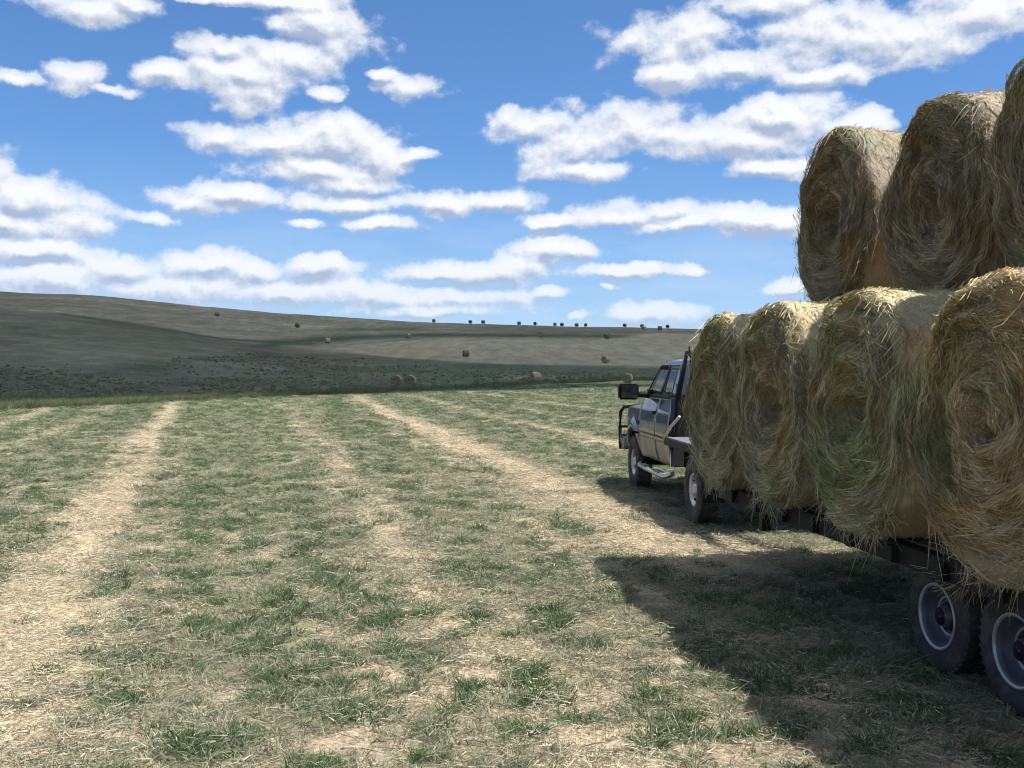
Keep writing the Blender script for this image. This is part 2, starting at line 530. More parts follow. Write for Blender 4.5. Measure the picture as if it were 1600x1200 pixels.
# further out the tufts merge: let the ground carry the average
fq = sstep(GY, 35, 80)
rowc = .5 + .5 * np.sin(GY * .9 + 2.5 * vn(GX * .1, GY * .3, seed=8) + GX * .12)
C = lerp(C, (.17, .245, .085), fq * (.62 + .33 * rowc) * (1 - .8 * st) * (inside > 0))
C = lerp(C, (.40, .36, .20), fq * sstep(vn(GX * .05, GY * .22, seed=61), .58, .8) * .6)
# beyond the field
H = np.zeros_like(C) + np.array([.205, .188, .140])
def line(px, pts):
    return np.interp(px, [p[0] for p in pts], [p[1] for p in pts])
wob = (fbm(GX * .03, GY * .03, octv=3, seed=71) - .5)
spur = line(PX, [(-500, 458), (0, 479), (150, 499), (350, 530), (480, 546), (560, 560)])
far_side = R > 262 * 1.0
H = lerp(H, (.150, .148, .110), sstep(PY - spur, -2, 4) * (~(GY > 245)) * .8)
H = lerp(H, (.050, .062, .046), np.exp(-((PY - line(PX, [(60, 487), (110, 493), (350, 529), (480, 538)]) + wob * 4) / 2.2) ** 2) * sstep(PX, 50, 110) * (1 - sstep(PX, 470, 520)) * .8)
stub = sstep(PY - line(PX, [(500, 546), (560, 538), (700, 528), (1080, 521), (1700, 524)]), -1, 1) * sstep(PX, 500, 560) * sstep(line(PX, [(500, 548), (620, 560), (760, 568), (1080, 572), (1700, 578)]) + wob * 6 - PY, -1, 2)
H = lerp(H, (.235, .205, .155), stub * (.6 + .4 * n1))
ga = np.exp(-((PY - line(PX, [(380, 540), (480, 533), (560, 527), (700, 523), (960, 525), (1000, 524)]) + wob * 3) / line(PX, [(380, 8), (560, 5), (700, 4.2), (1000, 3)])) ** 2) * sstep(PX, 370, 430) * (1 - sstep(PX, 960, 1010))
GA = ga
gb = np.exp(-((PY - 514 + wob * 4) / 3.4) ** 2) * sstep(PX, 490, 560) * (1 - sstep(PX, 640, 700))
GB = gb
gc = np.exp(-((PY - 519 + wob * 4) / 2.6) ** 2) * sstep(PX, 780, 850) * (1 - sstep(PX, 980, 1040))
H = lerp(H, (.085, .10, .07), gc * .7)
sage = sstep(PY - line(PX, [(-500, 560), (100, 572), (330, 555), (420, 550), (560, 552), (740, 569), (1080, 577), (1700, 582)]) + wob * 8, -2, 3)
H = lerp(H, (.125, .124, .095), sage * .9)
H = lerp(H, (.070, .092, .055), sage * sstep(PX, 600, 760) * .9)
H = lerp(H, (.070, .092, .055), np.exp(-((PX - 235) / 45) ** 2 - ((PY - 573) / 9) ** 2) * .9)
H = lerp(H, (.20, .185, .125), sage * sstep(PX, 720, 820) * np.exp(-((PY - line(PX, [(740, 590), (1100, 590)])) / 4.5) ** 2) * .8)
H = lerp(H, (.27, .27, .175), np.exp(-((PY - line(PX, [(0, 632), (150, 626), (330, 619)])) / 6.5) ** 2) * sstep(PX, 10, 60) * (1 - sstep(PX, 330, 370)) * sstep(n1, .3, .6) * .9)
H = lerp(H, (.06, .075, .04), np.exp(-((inside + 2.2) / 1.6) ** 2) * .75)
n4 = fbm(GX * .018 + 3, GY * .03, octv=5, seed=57, g=.6); n5 = fbm(GX * .12, GY * .35, octv=4, seed=58, g=.6)
H = H * (1.12 * (.45 + 1.1 * n4))[..., None] * (.62 + .76 * n5)[..., None]
H = lerp(H, (.125, .150, .085), sstep(n3, .50, .68) * .35)
H = lerp(H, (.36, .325, .225), stub * .65)
H = lerp(H, (.050, .072, .042), np.clip(GA, 0, 1) * .9)
H = lerp(H, (.065, .095, .055), GB * .75)
H = lerp(H, (.06, .08, .05), np.exp(-((PY - line(PX, [(60, 487), (110, 493), (350, 529), (480, 538)]) + wob * 4) / 2.0) ** 2) * sstep(PX, 50, 110) * (1 - sstep(PX, 470, 520)) * .6)
H = H * (1 - .2 * sstep(PY - spur, -2, 6) * (PX < 560))[..., None]
H = lerp(H, (.085, .115, .06), sage * sstep(PX, 480, 700) * .55 * (1 - sstep(-np.abs(PY - 590), -6, -3)))
H = lerp(H, (.30, .31, .20), np.exp(-((PY - line(PX, [(0, 630), (150, 624), (330, 617)])) / 7) ** 2) * sstep(PX, 5, 50) * (1 - sstep(PX, 330, 370)) * sstep(n5, .4, .6) * .8)
H = lerp(H, (.23, .34, .13), sstep(inside, -7, -4) * (1 - sstep(inside, -3.5, -1)) * sstep(PX, 300, 420) * .8)
tin = sstep(inside, -1.2, 1.2)
C = C * tin[..., None] + H * (1 - tin[..., None])
C = C * (.86 + .28 * n2)[..., None]
verts = np.stack([GX, GY, GZ], -1).reshape(-1, 3)
i0 = np.arange(NR - 1)[:, None] * NA; j0 = np.arange(NA)[None, :]; j1 = (j0 + 1) % NA
F = np.stack([i0 + j0, i0 + NA + j0, i0 + NA + j1, i0 + j1], -1).reshape(-1, 4)[:, ::-1]
# centre fan as quads to a single point ring
verts = np.vstack([verts, [[0, 0, float(ground_z(np.array(0.), np.array(1.)))]]])
ci = len(verts) - 1
fan = np.stack([np.full(NA // 2, ci), np.arange(0, NA - 1, 2), np.arange(1, NA, 2), np.arange(2, NA + 1, 2) % NA], -1)
F = np.vstack([F, fan])
colv = np.vstack([C.reshape(-1, 3), [[.3, .24, .17]]])
gme = np_mesh('ground', verts, F, smooth=True, col=colv)

gm, nt, out = mat_new('mown_ground')
at = nn(nt, 'ShaderNodeAttribute', attribute_name='tone')
g = nn(nt, 'ShaderNodeNewGeometry')
pos = g.outputs['Position']
dist = V_(nt, 'LENGTH', pos)
fine = NOISE(nt, pos, 24, 8, .68)
mid = NOISE(nt, pos, 3.2, 6, .62)
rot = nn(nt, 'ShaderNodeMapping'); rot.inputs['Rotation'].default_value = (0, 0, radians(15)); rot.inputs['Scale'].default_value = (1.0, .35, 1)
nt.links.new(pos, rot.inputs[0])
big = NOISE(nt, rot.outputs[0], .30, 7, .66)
col = MIX(nt, SS(nt, fine, .28, .72), MIX(nt, 1.0, at.outputs[0], (.46, .44, .42), 'MULTIPLY'), MIX(nt, 1.0, at.outputs[0], (1.35, 1.32, 1.25), 'MULTIPLY'))
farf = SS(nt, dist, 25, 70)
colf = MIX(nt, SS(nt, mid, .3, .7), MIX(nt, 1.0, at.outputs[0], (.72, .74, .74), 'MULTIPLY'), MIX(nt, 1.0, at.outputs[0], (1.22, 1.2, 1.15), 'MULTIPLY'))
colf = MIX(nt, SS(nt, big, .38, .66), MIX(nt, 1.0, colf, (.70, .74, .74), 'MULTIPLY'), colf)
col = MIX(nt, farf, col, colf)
p = nn(nt, 'ShaderNodeBsdfPrincipled'); p.inputs['Roughness'].default_value = .95; p.inputs['Specular IOR Level'].default_value = .1
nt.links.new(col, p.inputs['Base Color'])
bm_ = nn(nt, 'ShaderNodeBump'); bm_.inputs['Strength'].default_value = .8; bm_.inputs['Distance'].default_value = .03
nt.links.new(fine, bm_.inputs['Height'])
bm2 = nn(nt, 'ShaderNodeBump'); bm2.inputs['Strength'].default_value = .6; bm2.inputs['Distance'].default_value = .5
nt.links.new(NOISE(nt, pos, .9, 6, .6), bm2.inputs['Height']); nt.links.new(bm_.outputs[0], bm2.inputs['Normal'])
nt.links.new(bm2.outputs[0], p.inputs['Normal'])
nt.links.new(p.outputs[0], out.inputs[0])
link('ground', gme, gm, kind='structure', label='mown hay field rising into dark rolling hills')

# ------------------------------------------------------------------ unseen cumulus placed to shade the hills
def build_shade_cloud():
    h = 330.0
    off = np.array([SUN.x, SUN.y]) / SUN.z * h
    poly = np.array([(-42, 22), (-27, 50), (-18, 72), (-7, 88), (8, 106), (24, 120), (60, 140), (140, 225), (330, 360), (420, 520),  # ground outline of the wanted shade; shapes the unseen mesh
                     (330, 700), (60, 770), (-250, 760), (-470, 620), (-520, 350), (-430, 120), (-230, -10), (-100, -20)], float)
    n = len(poly)
    cx, cy = -60., 330.
    na, nr = 360, 34
    # outline by angle
    ang = np.arctan2(poly[:, 1] - cy, poly[:, 0] - cx); rad = np.hypot(poly[:, 1] - cy, poly[:, 0] - cx)
    o = np.argsort(ang); ang = ang[o]; rad = rad[o]
    th = np.linspace(-pi, pi, na, endpoint=False)
    rr = np.interp(th, np.r_[ang - 2 * pi, ang, ang + 2 * pi], np.r_[rad, rad, rad])
    rr = rr * (1 + .035 * (fbm(np.cos(th) * 7, np.sin(th) * 7, octv=4, seed=90) - .5))
    V = []; 
    prof = [(0, 0)] + [(t, 0) for t in np.linspace(.1, .9, 12)] + [(1 - .06 * (1 - cos(a)), sin(a)) for a in np.linspace(-.6, 1.5, 8)] + [(t, 1) for t in np.linspace(.88, 0, 14)]
    for (f, up) in prof:
        x = cx + rr * f * np.cos(th); y = cy + rr * f * np.sin(th)
        edge = np.sqrt(np.clip(1 - f, 0, 1) + .02)
        nz = fbm(x * .013, y * .013, octv=4, seed=91)
        if up > .05 :
            z = 10 + up * (120 * edge * (nz + .2))
        else:
            z = up * 6 + 14 * edge * (nz - .3)
        V.append(np.stack([x + off[0], y + off[1], h + z], -1))
    V = np.concatenate(V)
    k = len(prof)
    i0 = np.arange(k - 1)[:, None] * na; j0 = np.arange(na)[None, :]; j1 = (j0 + 1) % na
    F = np.stack([i0 + j0, i0 + j1, i0 + na + j1, i0 + na + j0], -1).reshape(-1, 4)[:, ::-1]
    me = np_mesh('shade_cloud', V, F, smooth=True)
    m, nt, out = mat_new('shade_cloud_vapour')
    d = nn(nt, 'ShaderNodeBsdfDiffuse'); d.inputs[0].default_value = (.9, .9, .9, 1)
    t = nn(nt, 'ShaderNodeBsdfTranslucent'); t.inputs[0].default_value = (.9, .92, .95, 1)
    mx = nn(nt, 'ShaderNodeMixShader'); mx.inputs[0].default_value = .60
    nt.links.new(d.outputs[0], mx.inputs[1]); nt.links.new(t.outputs[0], mx.inputs[2]); nt.links.new(mx.outputs[0], out.inputs[0])
    link('shade_cloud', me, m, kind='structure', label='large unseen cumulus placed above the hills to shade them')
build_shade_cloud()

# ------------------------------------------------------------------ tuft prototypes
def ribbons(base, dirs, length, width, bend, nseg=2, tone=None, taper=.15):
    """base (n,3), dirs (n,3) start directions, bend (n,3) added over the length; returns V,F,col"""
    n = len(base)
    d = dirs / np.linalg.norm(dirs, axis=1)[:, None]
    side = np.cross(d, RNG.normal(size=(n, 3))); side /= np.linalg.norm(side, axis=1)[:, None] + 1e-9
    V = []
    for s in range(nseg + 1):
        t = s / nseg
        c = base + d * (length * t)[:, None] + bend * (t * t * length)[:, None]
        w = width * (1 - (1 - taper) * t ** 1.5) * .5
        V.append(c - side * w[:, None]); V.append(c + side * w[:, None])
    V = np.stack(V, 1)             # n, 2(nseg+1), 3
    k = 2 * (nseg + 1)
    F = []
    b = np.arange(n)[:, None] * k
    for s in range(nseg):
        F.append(np.concatenate([b + 2 * s, b + 2 * s + 1, b + 2 * s + 3, b + 2 * s + 2], 1))
    F = np.concatenate(F)
    col = None
    if tone is not None:
        col = np.repeat(tone, k, axis=0)
    return V.reshape(-1, 3), F, col

def tuft(name, n, h, spread, lean, width, flat=0.0, bright=(.75, 1.15)):
    ang = RNG.uniform(0, 2 * pi, n); rr = spread * np.sqrt(RNG.uniform(0, 1, n))
    base = np.stack([rr * np.cos(ang), rr * np.sin(ang), np.full(n, -.004)], 1)
    a2 = ang + RNG.normal(0, .8, n)
    ln = np.abs(RNG.normal(lean, lean * .5, n))
    dirs = np.stack([np.cos(a2) * ln, np.sin(a2) * ln, np.ones(n)], 1)
    L = h * RNG.uniform(.45, 1.15, n)
    bend = np.stack([np.cos(a2) * ln * .6, np.sin(a2) * ln * .6, -.25 * ln], 1)
    if flat > 0:
        k = RNG.uniform(0, 1, n) < flat
        dirs[k, 2] = RNG.uniform(-.02, .22, k.sum()); bend[k, 2] = -.1
        base[k, 2] = RNG.uniform(.004, .03, k.sum()); L[k] *= 1.6
        base[k, :2] += RNG.normal(0, spread * .6, (k.sum(), 2))
    tone = RNG.uniform(bright[0], bright[1], (n, 1)) * np.array([[1, 1, 1]])
    V, F, c = ribbons(base, dirs, L, width * RNG.uniform(.6, 1.3, n), bend, 2, tone)
    return np_mesh(name, V, F, col=c)

mat_green = blade_mat('green_blades', [(.042, .080, .038), (.068, .120, .052), (.12, .185, .08), (.22, .28, .135)], .3, .45, use_tone=True)
mat_dry = blade_mat('dry_blades', [(.13, .145, .095), (.22, .23, .155), (.38, .37, .26), (.17, .195, .125)], .25, .4, use_tone=True)
mat_straw = blade_mat('straw_litter', [(.40, .34, .245), (.49, .425, .31), (.55, .485, .365), (.34, .29, .215)], .2, .3, use_tone=True)

hidden = bpy.data.collections.new('tuft_library')       # not linked to the scene: only instanced
def proto_coll(name, meshes, mat):
    c = bpy.data.collections.new(name)
    for i, me in enumerate(meshes):
        me.materials.append(mat)
        o = bpy.data.objects.new('%s_shape' % name, me); c.objects.link(o)
    return c
col_green = proto_coll('green', [tuft('g', n, h, s, l, w) for n, h, s, l, w in
             [(30, .060, .055, .6, .008), (36, .075, .07, .65, .008), (24, .05, .045, .8, .009), (44, .065, .09, .7, .008), (30, .09, .06, .5, .007)]], mat_green)
col_dry = proto_coll('dry', [tuft('d', n, h, s, l, w, f) for n, h, s, l, w, f in
             [(24, .05, .055, .6, .006, .2), (30, .06, .075, .7, .006, .25), (22, .045, .06, .9, .007, .3), (26, .07, .055, .5, .006, .1)]], mat_dry)
col_straw = proto_coll('straw', [tuft('s', n, h, s, l, w, f) for n, h, s, l, w, f in
             [(40, .024, .09, .5, .0048, .8), (46, .020, .11, .6, .005, .85), (38, .028, .08, .6, .005, .6), (40, .026, .10, .5, .0045, .85)]], mat_straw)

def scatter(name, P, scl, coll, tilt=.15, label=''):
    n = len(P)
    me = bpy.data.meshes.new(name)
    me.vertices.add(n); me.vertices.foreach_set('co', np.asarray(P, np.float32).ravel())
    a = me.attributes.new('rot', 'FLOAT_VECTOR', 'POINT')
    r = np.stack([RNG.normal(0, tilt, n), RNG.normal(0, tilt, n), RNG.uniform(0, 2 * pi, n)], 1)
    a.data.foreach_set('vector', r.astype(np.float32).ravel())
    a = me.attributes.new('scl', 'FLOAT', 'POINT'); a.data.foreach_set('value', np.asarray(scl, np.float32))
    a = me.attributes.new('pick', 'INT', 'POINT'); a.data.foreach_set('value', RNG.integers(0, 1000, n).astype(np.int32))
    ng = bpy.data.node_groups.new(name, 'GeometryNodeTree')
    ng.interface.new_socket('Geometry', in_out='INPUT', socket_type='NodeSocketGeometry')
    ng.interface.new_socket('Geometry', in_out='OUTPUT', socket_type='NodeSocketGeometry')
    gi = nn(ng, 'NodeGroupInput'); go = nn(ng, 'NodeGroupOutput')
    ip = nn(ng, 'GeometryNodeInstanceOnPoints'); ci_ = nn(ng, 'GeometryNodeCollectionInfo')
    ci_.inputs['Collection'].default_value = coll
    ci_.inputs['Separate Children'].default_value = True
    ci_.inputs['Reset Children'].default_value = True
    def na_(nm, t):
        x = nn(ng, 'GeometryNodeInputNamedAttribute', data_type=t); x.inputs[0].default_value = nm; return x.outputs[0]
    ng.links.new(gi.outputs[0], ip.inputs['Points'])
    ng.links.new(ci_.outputs[0], ip.inputs['Instance'])
    ip.inputs['Pick Instance'].default_value = True
    ng.links.new(na_('pick', 'INT'), ip.inputs['Instance Index'])
    ng.links.new(na_('rot', 'FLOAT_VECTOR'), ip.inputs['Rotation'])
    cx = nn(ng, 'ShaderNodeCombineXYZ'); s_ = na_('scl', 'FLOAT')
    for i in range(3): ng.links.new(s_, cx.inputs[i])
    ng.links.new(cx.outputs[0], ip.inputs['Scale'])
    ng.links.new(ip.outputs[0], go.inputs[0])
    o = link(name, me, None, kind='stuff', label=label)
    md = o.modifiers.new('scatter', 'NODES'); md.node_group = ng
    return o

def sample(n, rmin, rmax, r0, half):
    """area density ~ 1/(1+(r/r0)^2)"""
    u = RNG.uniform(0, 1, n)
    A_ = math.log(1 + (rmin / r0) ** 2); B_ = math.log(1 + (rmax / r0) ** 2)
    r = r0 * np.sqrt(np.exp(A_ + u * (B_ - A_)) - 1)
    a = RNG.uniform(-half, half, n)
    return r * np.sin(a), r * np.cos(a), r

half = radians(38)
# green tufts, growing in clumps
cx_, cy_, r = sample(44000, 3.0, 120, 15, half)
keep = (RNG.uniform(0, 1, len(cx_)) < green_amount(cx_, cy_) * .85 + .05 * (1 - straw_amount(cx_, cy_))) & (field_inside(cx_, cy_) > 0)
cx_, cy_, r = cx_[keep], cy_[keep], r[keep]
k = RNG.integers(2, 8, len(cx_)); big = RNG.uniform(.55, 1.25, len(cx_))
X = np.repeat(cx_, k); Y = np.repeat(cy_, k); r = np.repeat(r, k); big = np.repeat(big, k)
sp_ = .045 * (1 + r / 30)
X = X + RNG.normal(0, 1, len(X)) * sp_; Y = Y + RNG.normal(0, 1, len(X)) * sp_
scatter('green_grass', np.stack([X, Y, ground_z(X, Y)], 1), RNG.uniform(.55, 1.1, len(X)) * big * (1 + r / 60), col_green, label='fresh green regrowth tufts across the mown field')
# dry tufts
X, Y, r = sample(150000, 3.0, 120, 13, half)
s = straw_amount(X, Y); clump = fbm(X * 2.2, Y * 2.2, octv=2, seed=77)
keep = (RNG.uniform(0, 1, len(X)) < (1 - .85 * s) * (.45 + .9 * sstep(clump, .32, .6))) & (field_inside(X, Y) > 0)
X, Y, r = X[keep], Y[keep], r[keep]
scatter('dry_stubble', np.stack([X, Y, ground_z(X, Y)], 1), RNG.uniform(.5, 1.25, len(X)) * (1 + r / 60), col_dry, label='grey green dry stubble of the cut hay field')
# straw litter
X, Y, r = sample(110000, 3.0, 120, 13, half)
s = straw_amount(X, Y)
keep = (RNG.uniform(0, 1, len(X)) < .06 + .85 * s) & (field_inside(X, Y) > 0)
X, Y, r = X[keep], Y[keep], r[keep]
scatter('loose_straw', np.stack([X, Y, ground_z(X, Y) + .004], 1), RNG.uniform(.6, 1.3, len(X)) * (1 + r / 60), col_straw, tilt=.08, label='pale straw litter lying in bands along the field')

# one tall stem left standing
V, F, c = ribbons(np.array([[0, 0, 0.], [.01, 0, 0], [-.01, .01, 0]]), np.array([[.08, 0, 1.], [-.1, 0, 1], [.3, 0, 1]]), np.array([.27, .14, .10]), np.array([.008, .007, .007]), np.array([[-.1, 0, -.02]] * 3), 5, np.ones((3, 3)) * 1.2, .5)
o = link('tall_stalk', np_mesh('tall_stalk', V, F, False, c), mat_dry, None, label='single tall pale green stalk standing in the near stubble beside the load shadow', category='plant')
o.location = (1.14, 5.44, float(ground_z(np.array(1.14), np.array(5.44))) - .005)
# sagebrush on the slope
def sage_mesh(n=140, seed=0):
    u = RNG.normal(size=(n, 3)); u[:, 2] = np.abs(u[:, 2]) * .8; u /= np.linalg.norm(u, axis=1)[:, None]
    base = u * np.array([.35, .35, .28]) * RNG.uniform(.5, 1, (n, 1)); 
    tone = RNG.uniform(.6, 1.2, (n, 1)) * np.ones((1, 3))
    V, F, c = ribbons(base, u + RNG.normal(0, .35, (n, 3)), RNG.uniform(.15, .32, n), RNG.uniform(.06, .12, n), RNG.normal(0, .2, (n, 3)), 1, tone, .5)
    return np_mesh('sage', V, F, col=c)
mat_sage = blade_mat('sagebrush_leaves', [(.17, .20, .115), (.24, .26, .16), (.32, .33, .22), (.13, .165, .085)], .35, .5, use_tone=True)
col_sage = proto_coll('sage', [sage_mesh() for i in range(4)], mat_sage)
n = 90000
a = RNG.uniform(math.atan(-.56), math.atan(.2), n)
dep = 52 * (200 / 52) ** RNG.uniform(0, 1, n)
X = dep * np.tan(a); Y = dep; Z = ground_z(X, Y)
px = 800 + 1600 * X / Y; py = 577 - 1600 * (Z - 2) / Y
top = np.interp(px, [-200, 100, 330, 420, 560, 740, 1080], [560, 572, 556, 550, 552, 570, 580])
dn = fbm(X * .05, Y * .035, octv=3, seed=84)
prob = sstep(py - top, -3, 8) * (.1 + 1.0 * sstep(dn, .38, .62)) * np.interp(px, [-200, 0, 120, 230, 330, 620, 720, 1080], [.3, .32, .3, .06, .6, 1, .3, .05])
keep = (RNG.uniform(0, 1, n) < prob * .5) & (field_inside(X, Y) < -3)
X, Y, Z = X[keep], Y[keep], Z[keep]
scatter('sagebrush', np.stack([X, Y, Z - .05], 1), RNG.uniform(.4, 1.35, len(X)) * .52, col_sage, tilt=.1, label='low grey sagebrush scattered over the hillside')
# rough unmown grass along the field edge
mat_rough = blade_mat('rough_edge_grass', [(.07, .10, .04), (.12, .15, .065), (.22, .235, .13), (.06, .085, .035)], .3, .7, use_tone=True)
col_rough = proto_coll('rough', [tuft('r', n_, h_, s_, l_, w_) for n_, h_, s_, l_, w_ in [(60, .45, .28, .25, .03), (50, .35, .32, .3, .03), (70, .6, .25, .2, .025)]], mat_rough)
n = 14000
px = RNG.uniform(-500, 1500, n)
ed = np.interp(px, EDGE_PX, EDGE_Y)
Y = ed + RNG.exponential(4.0, n) - .8; X = (px - 800) / 1600 * Y
keep = RNG.uniform(0, 1, n) < .25 + .75 * sstep(vn(X * .15, Y * .3, seed=86), .3, .6)
X, Y = X[keep], Y[keep]
scatter('edge_grass', np.stack([X, Y, ground_z(X, Y)], 1), RNG.uniform(.35, .9, len(X)), col_rough, tilt=.1, label='rough uncut grass along the far edge of the field')

# ------------------------------------------------------------------ hay bales
PAL = np.array([(.62, .54, .38), (.53, .47, .33), (.41, .41, .28), (.44, .34, .23), (.31, .32, .22), (.70, .62, .47)])
mat_hay = None
def make_hay_mat():
    m, nt, out = mat_new('hay')
    at = nn(nt, 'ShaderNodeAttribute', attribute_name='tone')
    tc = nn(nt, 'ShaderNodeTexCoord'); oi = nn(nt, 'ShaderNodeObjectInfo')
    off = V_(nt, 'ADD', tc.outputs['Object'], nn(nt, 'ShaderNodeCombineXYZ').outputs[0])
    sh = nn(nt, 'ShaderNodeVectorMath', operation='SCALE'); nt.links.new(oi.outputs['Location'], sh.inputs[0]); sh.inputs[3].default_value = 3.7
    pv = V_(nt, 'ADD', tc.outputs['Object'], sh.outputs[0])
    n = NOISE(nt, pv, 1.6, 5, .6)
    n2 = NOISE(nt, V_(nt, 'ADD', pv, (9, 3, 1)), 1.3, 4, .6)
    fine = NOISE(nt, tc.outputs['Object'], 60, 6, .7)
    col = MIX(nt, SS(nt, n, .45, .68), at.outputs[0], MIX(nt, 1.0, at.outputs[0], (.92, .78, .60), 'MULTIPLY'))
    col = MIX(nt, SS(nt, n2, .50, .68), col, MIX(nt, 1.0, col, (.74, .92, .72), 'MULTIPLY'))
    col = MIX(nt, SS(nt, fine, .3, .7), MIX(nt, 1.0, col, (.75, .75, .75), 'MULTIPLY'), col)
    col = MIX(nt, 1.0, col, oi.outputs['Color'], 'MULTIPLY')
    d = nn(nt, 'ShaderNodeBsdfPrincipled'); d.inputs['Roughness'].default_value = .75; d.inputs['Specular IOR Level'].default_value = .25
    nt.links.new(col, d.inputs['Base Color'])
    b = nn(nt, 'ShaderNodeBump'); b.inputs['Strength'].default_value = .7; b.inputs['Distance'].default_value = .02
    nt.links.new(fine, b.inputs['Height']); nt.links.new(b.outputs[0], d.inputs['Normal'])
    tr = nn(nt, 'ShaderNodeBsdfTranslucent'); nt.links.new(col, tr.inputs[0])
    mx = nn(nt, 'ShaderNodeMixShader'); mx.inputs[0].default_value = .18
    nt.links.new(d.outputs[0], mx.inputs[1]); nt.links.new(tr.outputs[0], mx.inputs[2]); nt.links.new(mx.outputs[0], out.inputs[0])
    return m
mat_hay = make_hay_mat()

BR, BW = .79, .76       # bale radius and half width
def bale_surface(side_, rad, ang, seed):
    """displacement of the flat face at (rad, ang): ridges that follow the roll"""
    cx_, sx_ = np.cos(ang), np.sin(ang)
    spiral = rad * 15 + ang / (2 * pi)
    lay = vn(spiral, cx_ * 1.4 + 5, sx_ * 1.4 + side_ * 7, seed=seed)
    lump = fbm(rad * cx_ * 4, rad * sx_ * 4, np.full_like(rad, side_ * 3.), octv=3, seed=seed + 3)
    return .15 * (lay - .5) + .14 * (lump - .5) - (.34 if seed in (113, 126) else .16) * np.exp(-(rad / (.12 if seed in (113, 126) else .09)) ** 2)

def bale_body(seed, nang=110, full=True):
    prof = []   # (x, r, kind)
    nr_ = 26 if full else 4
    for i in range(nr_): prof.append((-BW, (BR - .10) * (i + .02) / nr_, -1))
    for k in range(6 if full else 3):
        t = k / (5 if full else 2) * pi / 2; prof.append((-BW + .10 - .10 * cos(t), BR - .10 + .10 * sin(t), 0))
    ns = 14 if full else 2
    for i in range(1, ns): prof.append((-BW + .10 + (2 * BW - .2) * i / ns, BR, 0))
    for k in range(6 if full else 3):
        t = pi / 2 - k / (5 if full else 2) * pi / 2; prof.append((BW - .10 + .10 * cos(t), BR - .10 + .10 * sin(t), 0))
    for i in range(nr_ - 1, -1, -1): prof.append((BW, (BR - .10) * (i + .02) / nr_, 1))
    x = np.array([p[0] for p in prof])[:, None]; rr = np.array([p[1] for p in prof])[:, None]; kd = np.array([p[2] for p in prof])[:, None]
    th = np.linspace(0, 2 * pi, nang, endpoint=False)[None, :]
    X = x + 0 * th; R_ = rr + 0 * th; TH_ = th + 0 * x; K = kd + 0 * th
    ds = bale_surface(np.sign(X), R_, TH_, seed)
    facew = np.abs(K) * 1.0 + (K == 0) * .4 * sstep(np.abs(X), BW - .1, BW)
    X2 = X + np.sign(X) * ds * facew
    lum = (fbm(X * 3, np.cos(TH_) * 3, np.sin(TH_) * 3, octv=3, seed=seed + 8) - .5) * .09 + (fbm(X * 11, np.cos(TH_) * 4, np.sin(TH_) * 4, octv=2, seed=seed + 9) - .5) * .03
    R2 = R_ + lum * sstep(R_, .45, .79)
    V = np.stack([X2, R2 * np.cos(TH_), R2 * np.sin(TH_)], -1)
    nz = fbm(X * 6, R_ * np.cos(TH_) * 6, R_ * np.sin(TH_) * 6, octv=3, seed=seed + 1)
    col = PAL[1] * .62 + 0 * V
    side_c = ((K == 0) & (np.abs(X) < BW - .05))[..., None]
    col = np.where(side_c, np.array([.66, .56, .43]) * (.75 + .4 * nz)[..., None], col * (.6 + .6 * nz)[..., None])
    nP = len(prof)
    i0 = np.arange(nP - 1)[:, None] * nang; j0 = np.arange(nang)[None, :]; j1 = (j0 + 1) % nang
    F = np.stack([i0 + j0, i0 + nang + j0, i0 + nang + j1, i0 + j1], -1).reshape(-1, 4)[:, ::-1]
    return V.reshape(-1, 3), F, col.reshape(-1, 3)

def tones(P_, seed, n):
    k = fbm(P_[:, 0] * 2.5, P_[:, 1] * 2.5, P_[:, 2] * 2.5, octv=2, seed=seed) * 1.2 - .1
    idx = np.clip((k * 4 + RNG.normal(0, 1.3, n)).astype(int), 0, len(PAL) - 1)
    idx = np.where(RNG.uniform(0, 1, n) < .12, 5, idx)
    return PAL[idx] * RNG.uniform(.7, 1.15, (n, 1))

